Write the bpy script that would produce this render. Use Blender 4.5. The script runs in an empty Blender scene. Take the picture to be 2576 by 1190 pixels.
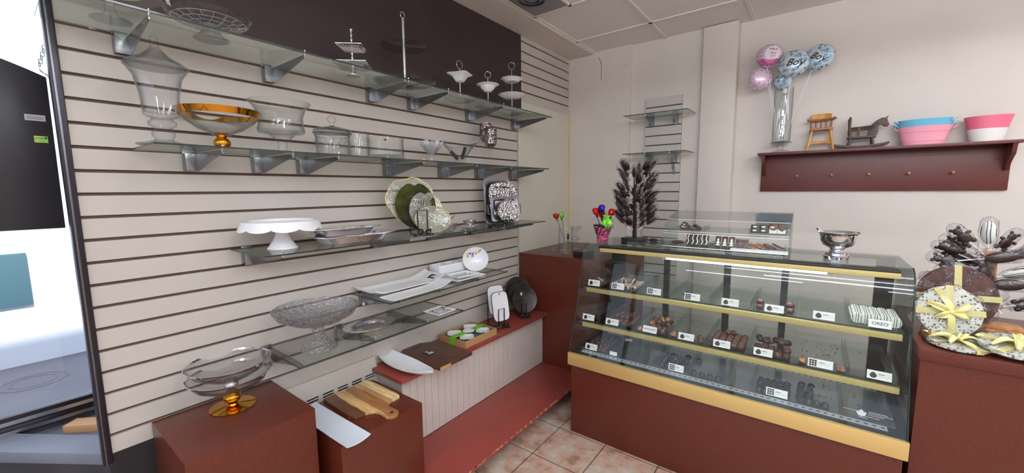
import bpy, bmesh, math, random
from mathutils import Vector, Matrix, Euler
random.seed(7)
C = bpy.context.scene.collection
PI = math.pi

# ---------------------------------------------------------------- camera, sky, lights, exposure
SC = bpy.context.scene
SC.view_settings.view_transform = 'Standard'
SC.view_settings.look = 'None'
SC.view_settings.gamma = 1.0
SC.view_settings.use_curve_mapping = False
SC.view_settings.exposure = 0.15
SC.cycles.max_bounces = 10
SC.cycles.diffuse_bounces = 5
SC.cycles.glossy_bounces = 5
SC.cycles.transparent_max_bounces = 48
SC.cycles.transmission_bounces = 8
SC.cycles.sample_clamp_indirect = 4.0
SC.cycles.use_denoising = True

YAW, PITCH, ROLL = -0.648395, -0.116660, -0.009523
fw = Vector((math.sin(YAW) * math.cos(PITCH), math.cos(YAW) * math.cos(PITCH), math.sin(PITCH)))
rt = Vector((math.cos(YAW), -math.sin(YAW), 0))
up = rt.cross(fw)
r2 = math.cos(ROLL) * rt + math.sin(ROLL) * up
u2 = -math.sin(ROLL) * rt + math.cos(ROLL) * up
cam_data = bpy.data.cameras.new('camera')
cam_data.sensor_width = 36.0
cam_data.lens = 1004.92 / 2576 * 36.0
cam_data.clip_start = 0.05
cam = bpy.data.objects.new('camera', cam_data)
m = Matrix.Identity(4)
for i in range(3):
    m[i][0], m[i][1], m[i][2] = r2[i], u2[i], -fw[i]
cam.matrix_world = Matrix.Translation((1.9112, 0.0, 1.5)) @ m
C.objects.link(cam)
SC.camera = cam

world = bpy.data.worlds.new('overcast_sky')
SC.world = world
world.use_nodes = True
bg = world.node_tree.nodes['Background']
bg.inputs[0].default_value = (0.86, 0.90, 1.0, 1)
bg.inputs[1].default_value = 1.8
sun_data = bpy.data.lights.new('low_sun', 'SUN')
sun_data.energy = 5.0; sun_data.angle = 0.03; sun_data.color = (1.0, 0.97, 0.95)
sun = bpy.data.objects.new('low_sun', sun_data)
sun.rotation_euler = Vector((-1.0, 0.12, -0.78)).to_track_quat('-Z', 'Y').to_euler()
C.objects.link(sun)
ADDED_LIGHT_STRENGTH = 17.0      # suspended lights added out of view
CASE_LAMP_STRENGTH = 55.0   # the tubes inside the display case

# ---------------------------------------------------------------- materials
def lin(c):
    out = []
    for v in c[:3]:
        v = v / 255.0
        out.append(v / 12.92 if v <= 0.04045 else ((v + 0.055) / 1.055) ** 2.4)
    return tuple(out) + (1.0,)

def nodes(name):
    mt = bpy.data.materials.new(name)
    mt.use_nodes = True
    nt = mt.node_tree
    nt.nodes.clear()
    out = nt.nodes.new('ShaderNodeOutputMaterial')
    return mt, nt, out

def N(nt, t, **kw):
    n = nt.nodes.new(t)
    for k, v in kw.items():
        if k.startswith('i_'):
            n.inputs[int(k[2:]) if k[2:].isdigit() else k[2:]].default_value = v
        else:
            setattr(n, k, v)
    return n

def L(nt, a, b): nt.links.new(a, b)

def M(name, col, rough=0.5, metal=0.0, noise=0.0, scale=20, col2=None, bump=0.0, bscale=None, stretch=(1, 1, 1), spec=0.5, coat=0.0, kind='noise', detail=4, emit=0):
    mt, nt, out = nodes(name)
    p = N(nt, 'ShaderNodeBsdfPrincipled')
    p.inputs['Base Color'].default_value = lin(col)
    p.inputs['Roughness'].default_value = rough
    p.inputs['Metallic'].default_value = metal
    p.inputs['Specular IOR Level'].default_value = spec
    p.inputs['Coat Weight'].default_value = coat
    L(nt, p.outputs[0], out.inputs[0])
    if emit:
        p.inputs['Emission Color'].default_value = lin(col)
        p.inputs['Emission Strength'].default_value = emit
    tc = N(nt, 'ShaderNodeTexCoord'); mp = N(nt, 'ShaderNodeMapping')
    mp.inputs['Scale'].default_value = stretch
    L(nt, tc.outputs['Object'], mp.inputs[0])
    if noise or col2:
        if kind == 'noise':
            n = N(nt, 'ShaderNodeTexNoise'); n.inputs['Scale'].default_value = scale; n.inputs['Detail'].default_value = detail
            o = n.outputs[0]
        elif kind == 'voronoi':
            n = N(nt, 'ShaderNodeTexVoronoi'); n.inputs['Scale'].default_value = scale; o = n.outputs[0]
        else:
            n = N(nt, 'ShaderNodeTexWave'); n.inputs['Scale'].default_value = scale; n.inputs['Distortion'].default_value = 2.5
            n.inputs['Detail'].default_value = detail; o = n.outputs[1]
        L(nt, mp.outputs[0], n.inputs[0])
        r = N(nt, 'ShaderNodeValToRGB')
        c1 = lin(col); c2 = lin(col2) if col2 else tuple(min(1, v * (1 - noise)) for v in c1[:3]) + (1,)
        r.color_ramp.elements[0].color = c1; r.color_ramp.elements[1].color = c2
        r.color_ramp.elements[0].position = 0.35; r.color_ramp.elements[1].position = 0.65
        L(nt, o, r.inputs[0]); L(nt, r.outputs[0], p.inputs['Base Color'])
    if bump:
        n2 = N(nt, 'ShaderNodeTexVoronoi' if kind == 'voronoi' else 'ShaderNodeTexNoise')
        n2.inputs['Scale'].default_value = bscale or scale
        L(nt, mp.outputs[0], n2.inputs[0])
        b = N(nt, 'ShaderNodeBump'); b.inputs['Strength'].default_value = bump; b.inputs['Distance'].default_value = 0.01
        L(nt, n2.outputs[0], b.inputs['Height']); L(nt, b.outputs[0], p.inputs['Normal'])
    return mt

def glass(name, tint=(245, 250, 248), edge=(190, 205, 200), f0=0.045, power=4.0, rough=0.01, bump=0.0, bscale=60, milk=0.0, kind='noise', fmax=0.9, wav=None):
    """see-through glass: coloured transmission that deepens at grazing angles, plus surface reflection"""
    mt, nt, out = nodes(name)
    lw = N(nt, 'ShaderNodeLayerWeight'); lw.inputs[0].default_value = 0.5
    pw = N(nt, 'ShaderNodeMath', operation='POWER'); pw.inputs[1].default_value = power
    L(nt, lw.outputs['Facing'], pw.inputs[0])
    ma = N(nt, 'ShaderNodeMath', operation='MULTIPLY_ADD'); ma.inputs[1].default_value = fmax; ma.inputs[2].default_value = f0
    L(nt, pw.outputs[0], ma.inputs[0])
    cl = N(nt, 'ShaderNodeClamp'); L(nt, ma.outputs[0], cl.inputs[0])
    pw2 = N(nt, 'ShaderNodeMath', operation='POWER'); pw2.inputs[1].default_value = 3.0
    L(nt, lw.outputs['Facing'], pw2.inputs[0])
    mc = N(nt, 'ShaderNodeMix', data_type='RGBA')
    mc.inputs[6].default_value = lin(tint); mc.inputs[7].default_value = lin(edge)
    L(nt, pw2.outputs[0], mc.inputs[0])
    tr = N(nt, 'ShaderNodeBsdfTransparent'); L(nt, mc.outputs[2], tr.inputs[0])
    gl = N(nt, 'ShaderNodeBsdfGlossy'); gl.inputs['Roughness'].default_value = rough
    mx = N(nt, 'ShaderNodeMixShader'); L(nt, cl.outputs[0], mx.inputs[0]); L(nt, tr.outputs[0], mx.inputs[1]); L(nt, gl.outputs[0], mx.inputs[2])
    last = mx.outputs[0]
    if milk:
        df = N(nt, 'ShaderNodeBsdfDiffuse'); df.inputs[0].default_value = (0.9, 0.9, 0.92, 1)
        m2 = N(nt, 'ShaderNodeMixShader'); m2.inputs[0].default_value = milk
        L(nt, last, m2.inputs[1]); L(nt, df.outputs[0], m2.inputs[2]); last = m2.outputs[0]
    if bump:
        tc = N(nt, 'ShaderNodeTexCoord')
        n2 = N(nt, 'ShaderNodeTexVoronoi' if kind == 'voronoi' else 'ShaderNodeTexNoise'); n2.inputs['Scale'].default_value = bscale
        L(nt, tc.outputs['Object'], n2.inputs[0])
        b = N(nt, 'ShaderNodeBump'); b.inputs['Strength'].default_value = bump; b.inputs['Distance'].default_value = 0.01
        L(nt, n2.outputs[0], b.inputs['Height'])
        L(nt, b.outputs[0], gl.inputs['Normal']); L(nt, b.outputs[0], lw.inputs['Normal'])
    L(nt, last, out.inputs[0])
    return mt

def emitter(name, col, s):
    mt, nt, out = nodes(name)
    e = N(nt, 'ShaderNodeEmission'); e.inputs[0].default_value = lin(col); e.inputs[1].default_value = s
    L(nt, e.outputs[0], out.inputs[0])
    return mt

def tile_floor():
    mt, nt, out = nodes('ceramic_floor_tile')
    p = N(nt, 'ShaderNodeBsdfPrincipled'); p.inputs['Roughness'].default_value = 0.32
    g = N(nt, 'ShaderNodeNewGeometry'); sx = N(nt, 'ShaderNodeSeparateXYZ'); L(nt, g.outputs['Position'], sx.inputs[0])
    def line(o, off):
        a = N(nt, 'ShaderNodeMath', operation='SUBTRACT'); L(nt, o, a.inputs[0]); a.inputs[1].default_value = off
        d = N(nt, 'ShaderNodeMath', operation='DIVIDE'); L(nt, a.outputs[0], d.inputs[0]); d.inputs[1].default_value = 0.305
        f = N(nt, 'ShaderNodeMath', operation='PINGPONG'); L(nt, d.outputs[0], f.inputs[0]); f.inputs[1].default_value = 0.5
        l = N(nt, 'ShaderNodeMath', operation='LESS_THAN'); L(nt, f.outputs[0], l.inputs[0]); l.inputs[1].default_value = 0.008
        return l.outputs[0]
    mxx = N(nt, 'ShaderNodeMath', operation='MAXIMUM'); L(nt, line(sx.outputs[0], 0.711), mxx.inputs[0]); L(nt, line(sx.outputs[1], 2.064), mxx.inputs[1])
    n1 = N(nt, 'ShaderNodeTexNoise'); n1.inputs['Scale'].default_value = 9; n1.inputs['Detail'].default_value = 8; n1.inputs['Roughness'].default_value = 0.65
    L(nt, g.outputs['Position'], n1.inputs[0])
    r = N(nt, 'ShaderNodeValToRGB')
    e = r.color_ramp.elements
    e[0].position = 0.32; e[0].color = lin((134, 112, 98)); e[1].position = 0.7; e[1].color = lin((205, 192, 178))
    k = e.new(0.48); k.color = lin((186, 152, 134)); k = e.new(0.57); k.color = lin((182, 170, 156))
    L(nt, n1.outputs[0], r.inputs[0])
    mc = N(nt, 'ShaderNodeMix', data_type='RGBA'); L(nt, mxx.outputs[0], mc.inputs[0]); L(nt, r.outputs[0], mc.inputs[6]); mc.inputs[7].default_value = lin((70, 50, 44))
    L(nt, mc.outputs[2], p.inputs['Base Color']); L(nt, p.outputs[0], out.inputs[0])
    return mt

def perforated(name, base, hole, px, py, sx, sy, axis=(0, 1), ox=0.0, oy=0.0):
    """sheet metal with a regular grid of punched holes, in object coordinates"""
    mt, nt, out = nodes(name)
    p = N(nt, 'ShaderNodeBsdfPrincipled'); p.inputs['Roughness'].default_value = 0.4; p.inputs['Metallic'].default_value = 0.3
    g = N(nt, 'ShaderNodeNewGeometry'); sp = N(nt, 'ShaderNodeSeparateXYZ'); L(nt, g.outputs['Position'], sp.inputs[0])
    def q(o, per, size, off):
        a = N(nt, 'ShaderNodeMath', operation='SUBTRACT'); L(nt, o, a.inputs[0]); a.inputs[1].default_value = off
        d = N(nt, 'ShaderNodeMath', operation='DIVIDE'); L(nt, a.outputs[0], d.inputs[0]); d.inputs[1].default_value = per
        f = N(nt, 'ShaderNodeMath', operation='PINGPONG'); L(nt, d.outputs[0], f.inputs[0]); f.inputs[1].default_value = 0.5
        l = N(nt, 'ShaderNodeMath', operation='LESS_THAN'); L(nt, f.outputs[0], l.inputs[0]); l.inputs[1].default_value = size
        return l.outputs[0]
    mu = N(nt, 'ShaderNodeMath', operation='MULTIPLY')
    L(nt, q(sp.outputs[axis[0]], px, sx, ox), mu.inputs[0]); L(nt, q(sp.outputs[axis[1]], py, sy, oy), mu.inputs[1])
    mc = N(nt, 'ShaderNodeMix', data_type='RGBA'); L(nt, mu.outputs[0], mc.inputs[0]); mc.inputs[6].default_value = lin(base); mc.inputs[7].default_value = lin(hole)
    L(nt, mc.outputs[2], p.inputs['Base Color']); L(nt, p.outputs[0], out.inputs[0])
    return mt

def stripes(name, cols, axis, period, off=0.0, rough=0.4, dist=0.0, grain=True):
    """boards glued side by side, each its own wood colour"""
    mt, nt, out = nodes(name)
    p = N(nt, 'ShaderNodeBsdfPrincipled'); p.inputs['Roughness'].default_value = rough
    tc = N(nt, 'ShaderNodeTexCoord'); sp = N(nt, 'ShaderNodeSeparateXYZ'); L(nt, tc.outputs['Object'], sp.inputs[0])
    a = N(nt, 'ShaderNodeMath', operation='SUBTRACT'); L(nt, sp.outputs[axis], a.inputs[0]); a.inputs[1].default_value = off
    if dist:
        nz = N(nt, 'ShaderNodeTexNoise'); nz.inputs['Scale'].default_value = 6; L(nt, tc.outputs['Object'], nz.inputs[0])
        s = N(nt, 'ShaderNodeMath', operation='MULTIPLY_ADD'); L(nt, nz.outputs[0], s.inputs[0]); s.inputs[1].default_value = dist; L(nt, a.outputs[0], s.inputs[2]); a = s
    d = N(nt, 'ShaderNodeMath', operation='DIVIDE'); L(nt, a.outputs[0], d.inputs[0]); d.inputs[1].default_value = period
    f = N(nt, 'ShaderNodeMath', operation='FRACT'); L(nt, d.outputs[0], f.inputs[0])
    r = N(nt, 'ShaderNodeValToRGB'); r.color_ramp.interpolation = 'CONSTANT'
    e = r.color_ramp.elements
    e[0].color = lin(cols[0][1]); e[0].position = 0
    e[1].color = lin(cols[1][1]); e[1].position = cols[1][0]
    for pos, c in cols[2:]:
        k = e.new(pos); k.color = lin(c)
    L(nt, f.outputs[0], r.inputs[0])
    last = r.outputs[0]
    if grain:
        nz = N(nt, 'ShaderNodeTexNoise'); nz.inputs['Scale'].default_value = 30; nz.inputs['Detail'].default_value = 5
        mp = N(nt, 'ShaderNodeMapping'); mp.inputs['Scale'].default_value = (0.25, 2.2, 1) if axis == 1 else (2.2, 0.25, 1)
        L(nt, tc.outputs['Object'], mp.inputs[0]); L(nt, mp.outputs[0], nz.inputs[0])
        mr = N(nt, 'ShaderNodeMapRange'); mr.inputs[1].default_value = 0.3; mr.inputs[2].default_value = 0.7; mr.inputs[3].default_value = 0.6; mr.inputs[4].default_value = 1.15
        L(nt, nz.outputs[0], mr.inputs[0])
        mm = N(nt, 'ShaderNodeVectorMath', operation='SCALE'); L(nt, last, mm.inputs[0]); L(nt, mr.outputs[0], mm.inputs['Scale']); last = mm.outputs[0]
    L(nt, last, p.inputs['Base Color']); L(nt, p.outputs[0], out.inputs[0])
    return mt

def dots(name, base, spot, scale, size, rough=0.22, metal=0.25, spot2=None):
    mt, nt, out = nodes(name)
    p = N(nt, 'ShaderNodeBsdfPrincipled'); p.inputs['Roughness'].default_value = rough; p.inputs['Metallic'].default_value = metal
    tc = N(nt, 'ShaderNodeTexCoord'); v = N(nt, 'ShaderNodeTexVoronoi'); v.inputs['Scale'].default_value = scale; v.inputs['Randomness'].default_value = 0.6
    L(nt, tc.outputs['Object'], v.inputs[0])
    l = N(nt, 'ShaderNodeMath', operation='LESS_THAN'); L(nt, v.outputs['Distance'], l.inputs[0]); l.inputs[1].default_value = size
    mc = N(nt, 'ShaderNodeMix', data_type='RGBA'); L(nt, l.outputs[0], mc.inputs[0]); mc.inputs[6].default_value = lin(base)
    if spot2:
        sv = N(nt, 'ShaderNodeSeparateColor'); L(nt, v.outputs['Color'], sv.inputs[0])
        m3 = N(nt, 'ShaderNodeMix', data_type='RGBA'); L(nt, sv.outputs[0], m3.inputs[0]); m3.inputs[6].default_value = lin(spot); m3.inputs[7].default_value = lin(spot2)
        L(nt, m3.outputs[2], mc.inputs[7])
    else:
        mc.inputs[7].default_value = lin(spot)
    L(nt, mc.outputs[2], p.inputs['Base Color']); L(nt, p.outputs[0], out.inputs[0])
    return mt

MT = dict(
    slat=M('painted_slatwall', (192, 186, 179), 0.45, noise=0.05, scale=3),
    groove=M('slatwall_groove', (96, 74, 62), 0.6),
    smooth=M('cream_wall_panel', (208, 203, 190), 0.5, noise=0.04, scale=3),
    brown=M('dark_brown_paint', (52, 37, 39), 0.5, noise=0.15, scale=8),
    wall=M('beige_wall_paint', (214, 205, 196), 0.6, noise=0.05, scale=2.5, bump=0.05, bscale=200),
    ceil=M('speckled_ceiling_tile', (236, 232, 227), 0.85, col2=(218, 213, 208), scale=160, detail=2, bump=0.2, bscale=150),
    ceilw=M('ceiling_grid_enamel', (222, 216, 210), 0.5),
    mahog=M('mahogany_laminate', (99, 41, 27), 0.32, col2=(82, 34, 22), scale=150, detail=6, stretch=(1, 1, 1), spec=0.5),
    mahogd=M('mahogany_shelf_laminate', (98, 38, 29), 0.4, col2=(84, 32, 25), scale=150, detail=6),
    redp=M('red_painted_wood', (146, 66, 58), 0.38, noise=0.10, scale=6, bump=0.05, bscale=90),
    chip=M('bare_wood_chips', (196, 150, 112), 0.7),
    white_panel=M('beadboard_paint', (206, 196, 190), 0.5, noise=0.05, scale=4),
    black=M('black_enamel', (24, 24, 26), 0.35),
    blackwire=M('black_wire', (16, 16, 17), 0.35),
    charcoal=M('charcoal_board', (48, 48, 54), 0.35, noise=0.1, scale=5),
    blackpaint=M('black_painted_plinth', (34, 33, 35), 0.6),
    greywall=M('scuffed_grey_paint', (62, 62, 66), 0.7, noise=0.35, scale=7),
    sill=M('blue_grey_sill_paint', (120, 124, 140), 0.5, noise=0.12, scale=9),
    frame=M('black_window_frame', (38, 34, 44), 0.3, metal=0.3),
    alu=M('brushed_aluminium', (190, 192, 198), 0.28, 1.0),
    chrome=M('chrome', (225, 226, 230), 0.07, 1.0),
    chromed=M('dark_chrome_bracket', (150, 152, 156), 0.22, 1.0),
    silver=M('silver_plate', (235, 235, 240), 0.2, 1.0, bump=0.12, bscale=90),
    hammered=M('hammered_silver', (220, 218, 220), 0.12, 1.0, kind='voronoi', bump=0.9, bscale=75),
    pewter=M('pewter', (120, 120, 128), 0.3, 1.0, bump=0.05, bscale=30),
    gold=M('gold_lustre', (214, 150, 46), 0.09, 1.0),
    goldtrim=M('gold_anodised_trim', (222, 192, 124), 0.38, 0.55),
    goldrail=M('gold_shelf_rail', (192, 176, 116), 0.45, 0.3),
    porc=M('white_porcelain', (236, 238, 242), 0.12, spec=0.6, coat=0.3),
    porc2=M('pale_blue_white_ceramic', (214, 224, 234), 0.22),
    paper=M('white_paper', (238, 238, 238), 0.7),
    kraft=M('kraft_box_board', (170, 132, 92), 0.7),
    grn=M('green_ribbon', (110, 190, 40), 0.4),
    greyt=M('dark_green_grey_print', (92, 96, 84), 0.6),
    wdark=M('walnut_board', (96, 62, 48), 0.38, col2=(70, 44, 36), scale=14, stretch=(1, 6, 1), detail=6),
    wedge=M('pale_sapwood', (190, 142, 92), 0.45),
    oak=M('honey_turned_wood', (214, 162, 88), 0.35, col2=(190, 132, 66), scale=20, stretch=(1, 1, .3)),
    oakd=M('reddish_stained_wood', (168, 108, 66), 0.4, col2=(138, 82, 50), scale=22),
    pine=M('pine_post', (186, 136, 88), 0.5, col2=(160, 110, 66), scale=20, stretch=(3, 3, .4)),
    rock=M('dark_stained_wood', (84, 62, 50), 0.5, noise=0.25, scale=20),
    choc=M('milk_chocolate', (88, 56, 46), 0.3, noise=0.25, scale=40),
    chocd=M('dark_chocolate', (52, 34, 30), 0.3, noise=0.25, scale=40),
    chocp=M('broken_chocolate_bark', (96, 60, 50), 0.35, col2=(60, 34, 30), scale=30),
    wch=M('white_chocolate', (226, 218, 198), 0.35),
    cellow=M('yellow_satin_ribbon', (212, 204, 138), 0.35),
    orange=M('orange_ribbon', (235, 120, 70), 0.4),
    lime=M('lime_cellophane', (130, 220, 60), 0.25),
    redfoil=M('red_foil', (200, 24, 28), 0.22, 0.5),
    greenfoil=M('green_foil', (120, 220, 60), 0.22, 0.4),
    bluefoil=M('blue_foil', (40, 30, 160), 0.22, 0.4),
    leafg=M('rose_stem_green', (88, 106, 70), 0.6),
    pinkt=M('pink_enamel_tub', (238, 160, 176), 0.35),
    pinkd=M('deep_pink_enamel', (226, 108, 134), 0.35),
    bluet=M('pale_blue_enamel_tub', (110, 186, 214), 0.35),
    wht=M('white_enamel', (226, 222, 218), 0.4),
    tealsign=M('teal_sign', (70, 110, 118), 0.5),
    snow=M('bright_render_wall', (238, 242, 250), 0.8),
    asphalt=M('grey_sidewalk', (122, 122, 130), 0.85, noise=0.15, scale=1.5),
    manhole=M('sidewalk_cover', (112, 112, 120), 0.8),
    tan=M('raw_wood_block', (206, 160, 112), 0.6),
    greenlab=M('green_label', (120, 220, 110), 0.5, col2=(220, 220, 90), scale=60),
    greylab=M('grey_label', (196, 198, 206), 0.5),
    ink=M('black_ink', (28, 26, 28), 0.6),
    greyink=M('grey_ink', (120, 124, 140), 0.6),
    blueink=M('blue_ink', (70, 120, 190), 0.6),
    yelink=M('yellow_ink', (222, 178, 70), 0.6),
    pinkink=M('pink_ink', (206, 90, 140), 0.5),
    steel=M('stainless_sheet', (150, 150, 152), 0.3, 0.8),
    mirror=M('mercury_glass', (176, 168, 166), 0.12, 1.0, kind='voronoi', bump=0.7, bscale=60, col2=(124, 112, 112), scale=50),
    leafgreen=M('olive_green_glaze', (66, 70, 12), 0.55, spec=0.15, col2=(24, 28, 6), scale=14),
    stick=M('white_lollipop_stick', (232, 232, 236), 0.4),
    yellowtrim=M('yellow_plastic_edge', (214, 190, 96), 0.5),
    grille=perforated('perforated_diffuser', (150, 148, 148), (96, 94, 94), 0.012, 0.012, 0.28, 0.28),
    ventmetal=perforated('louvred_vent_metal', (196, 196, 200), (18, 18, 20), 0.0265, 0.046, 0.22, 0.10, ox=0.84, oy=2.141),
    ventb=perforated('rear_vent_metal', (176, 178, 182), (18, 18, 20), 0.0265, 0.046, 0.22, 0.10, ox=0.84, oy=2.53),
    shelfglass=glass('shelf_glass', (248, 251, 249), (218, 226, 221), 0.03, 5.0),
    edgeglass=M('green_glass_edge', (34, 50, 44), 0.15),
    clear=glass('clear_glass', (252, 253, 253), (186, 190, 194), 0.035, 4.2, bump=0.06, bscale=12, fmax=0.75),
    thin=glass('clear_acrylic', (252, 253, 253), (226, 232, 232), 0.025, 5.0, fmax=0.5),
    caseglass=glass('case_glass', (251, 253, 252), (226, 234, 230), 0.03, 5.0),
    crystal=glass('cut_crystal', (240, 240, 243), (150, 152, 160), 0.08, 2.4, bump=0.8, bscale=70, milk=0.04, kind='voronoi'),
    frost=glass('frosted_petal_glass', (236, 238, 240), (170, 176, 184), 0.08, 2.0, bump=0.4, bscale=60, milk=0.22),
    window=glass('window_glass', (240, 244, 248), (200, 210, 216), 0.03, 5.0),
    cello=glass('clear_cellophane', (244, 244, 246), (205, 205, 210), 0.03, 3.5, bump=0.8, bscale=34, rough=0.06, fmax=0.6),
    leafclear=glass('etched_leaf_glass', (230, 233, 216), (128, 138, 104), 0.08, 2.5, bump=0.5, bscale=40, milk=0.14),
    whitestripe=stripes('drizzled_chocolate', ((0, (88, 58, 46)), (0.55, (228, 214, 196)), (0.72, (88, 58, 46)), (0.86, (230, 218, 200))), 1, 0.016, dist=0.01, grain=False, rough=0.3),
    oreo=stripes('white_dipped_cookie', ((0, (222, 226, 214)), (0.50, (66, 66, 60)), (0.60, (226, 228, 218)), (0.86, (70, 70, 64))), 0, 0.02, dist=0.03, grain=False, rough=0.35),
    nut=M('nut_topped_chocolate', (104, 62, 44), 0.35, col2=(206, 150, 104), scale=70),
    bark=dots('cookie_speckled_disc', (204, 206, 192), (84, 80, 72), 84, 0.38, rough=0.45, metal=0.0, spot2=(140, 136, 124)),
    acacia=stripes('striped_acacia', ((0, (196, 150, 96)), (0.07, (104, 62, 40)), (0.30, (206, 168, 112)), (0.48, (160, 108, 62)), (0.70, (196, 146, 98)), (0.82, (232, 208, 150))), 1, 0.262, off=-0.131, dist=0.03),
    blueballoon=dots('blue_spotted_foil', (202, 214, 220), (134, 176, 204), 34, 0.40, spot2=(104, 146, 160)),
    pinkballoon=dots('pink_spotted_foil', (222, 200, 214), (206, 150, 184), 40, 0.3),
    pinkfoil=M('magenta_foil', (204, 110, 160), 0.2, 0.5),
    zebra=stripes('zebra_print_tin', ((0, (206, 196, 160)), (0.5, (26, 22, 24))), 2, 0.03, dist=0.09, grain=False),
    pinkzebra=M('pink_zebra_tin', (216, 96, 140), 0.4, col2=(60, 24, 36), scale=26, stretch=(1, 1, 3)),
    panel=emitter('added_light_diffuser', (243, 248, 255), ADDED_LIGHT_STRENGTH),
    tube=emitter('lit_lamp_tube', (232, 244, 255), CASE_LAMP_STRENGTH),
    floor=tile_floor(),
)

# ---------------------------------------------------------------- mesh helper
class G:
    def __init__(s): s.v, s.f, s.m = [], [], []
    def add(s, vs, fs, m=0, T=None):
        o = len(s.v)
        s.v += [tuple(T @ Vector(p)) for p in vs] if T else [tuple(p) for p in vs]
        s.f += [tuple(i + o for i in f) for f in fs]; s.m += [m] * len(fs)
        return s
    def box(s, x0, x1, y0, y1, z0, z1, m=0, T=None):
        return s.add([(x0, y0, z0), (x1, y0, z0), (x1, y1, z0), (x0, y1, z0), (x0, y0, z1), (x1, y0, z1), (x1, y1, z1), (x0, y1, z1)],
                     [(0, 3, 2, 1), (4, 5, 6, 7), (0, 1, 5, 4), (1, 2, 6, 5), (2, 3, 7, 6), (3, 0, 4, 7)], m, T)
    def prism(s, poly, a, b, ax='z', m=0, T=None, me=None):
        """poly of 2-D points extruded between a and b along ax"""
        n = len(poly)
        k = {'z': lambda p, t: (p[0], p[1], t), 'y': lambda p, t: (p[0], t, p[1]), 'x': lambda p, t: (t, p[0], p[1])}[ax]
        vs = [k(p, a) for p in poly] + [k(p, b) for p in poly]
        s.add(vs, [tuple(range(n))[::-1], tuple(range(n, 2 * n))], m, T)
        o = len(s.v) - 2 * n
        for i in range(n):
            j = (i + 1) % n
            s.f.append((o + i, o + j, o + n + j, o + n + i)); s.m.append(m if me is None else me)
        return s
    def lathe(s, prof, n=40, c=(0, 0, 0), fn=None, m=0, T=None, sx=1, sy=1, closed=False):
        vs, fs = [], []
        for i, (r, z) in enumerate(prof):
            for j in range(n):
                a = 2 * PI * j / n
                rr, zz = fn(a, r, z) if fn else (r, z)
                vs.append((c[0] + rr * math.cos(a) * sx, c[1] + rr * math.sin(a) * sy, c[2] + zz))
        k = len(prof)
        for i in range(k if closed else k - 1):
            i2 = (i + 1) % k
            for j in range(n):
                j2 = (j + 1) % n
                fs.append((i * n + j, i * n + j2, i2 * n + j2, i2 * n + j))
        if not closed:
            if prof[0][0] > 1e-5: fs.append(tuple(range(n))[::-1])
            if prof[-1][0] > 1e-5: fs.append(tuple((k - 1) * n + j for j in range(n)))
        return s.add(vs, fs, m, T)
    def tube(s, pts, r, n=8, m=0, T=None, closed=False, radii=None):
        pts = [Vector(p) for p in pts]
        k = len(pts)
        vs, fs = [], []
        nrm = None
        for i, p in enumerate(pts):
            if closed: d = pts[(i + 1) % k] - pts[i - 1]
            else: d = pts[min(i + 1, k - 1)] - pts[max(i - 1, 0)]
            if d.length < 1e-9: d = Vector((0, 0, 1))
            d.normalize()
            if nrm is None:
                nrm = d.orthogonal().normalized()
            else:
                nrm = nrm - d * nrm.dot(d)
                nrm = nrm.normalized() if nrm.length > 1e-6 else d.orthogonal().normalized()
            b = d.cross(nrm)
            rr = radii[i] if radii else r
            for j in range(n):
                a = 2 * PI * j / n
                vs.append(p + (nrm * math.cos(a) + b * math.sin(a)) * rr)
        for i in range(k if closed else k - 1):
            i2 = (i + 1) % k
            for j in range(n):
                j2 = (j + 1) % n
                fs.append((i * n + j, i * n + j2, i2 * n + j2, i2 * n + j))
        if not closed:
            fs.append(tuple(range(n))[::-1]); fs.append(tuple((k - 1) * n + j for j in range(n)))
        return s.add(vs, fs, m, T)
    def ball(s, c, r, sc=(1, 1, 1), nu=14, nv=8, m=0, T=None, half=False):
        prof = []
        for i in range(nv + 1):
            t = -PI / 2 + PI * i / nv
            if half: t = (PI / 2) * i / nv
            prof.append((max(1e-6, r * math.cos(t)), r * math.sin(t) * sc[2]))
        return s.lathe(prof, nu, c, None, m, T, sc[0], sc[1])
    def sheet(s, nu, nv, fn, th, m=0, T=None):
        """closed slab whose top follows fn(u, v) -> (x, y, z), th thick"""
        top = [fn(i / nu, j / nv) for i in range(nu + 1) for j in range(nv + 1)]
        n = len(top); w = nv + 1
        vs = top + [(x, y, z - th) for x, y, z in top]
        fs = []
        for i in range(nu):
            for j in range(nv):
                a = i * w + j
                fs.append((a, a + w, a + w + 1, a + 1)); fs.append((n + a, n + a + 1, n + a + w + 1, n + a + w))
        rim = [j for j in range(nv)] + [i * w + nv for i in range(nu)] + [nu * w + j for j in range(nv, 0, -1)] + [i * w for i in range(nu, 0, -1)]
        for a, b in zip(rim, rim[1:] + rim[:1]):
            fs.append((a, b, n + b, n + a))
        return s.add(vs, fs, m, T)
    def obj(s, name, mats, parent=None, ang=35, bevel=0, loc=(0, 0, 0), rot=(0, 0, 0), smooth=True):
        me = bpy.data.meshes.new(name)
        me.from_pydata(s.v, [], s.f)
        me.polygons.foreach_set('material_index', s.m)
        me.validate()
        bm = bmesh.new(); bm.from_mesh(me); bmesh.ops.recalc_face_normals(bm, faces=bm.faces)
        if bevel:
            es = [e for e in bm.edges if len(e.link_faces) == 2 and e.calc_face_angle(0) > 0.6]
            bmesh.ops.bevel(bm, geom=es, offset=bevel, segments=2, affect='EDGES', profile=0.6)
        bm.to_mesh(me); bm.free()
        if smooth:
            me.polygons.foreach_set('use_smooth', [True] * len(me.polygons))
            me.set_sharp_from_angle(angle=math.radians(ang))
        for k in (mats if isinstance(mats, (list, tuple)) else [mats]):
            me.materials.append(MT[k] if isinstance(k, str) else k)
        o = bpy.data.objects.new(name, me)
        C.objects.link(o)
        o.location = loc; o.rotation_euler = rot
        if parent: o.parent = parent
        return o

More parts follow.
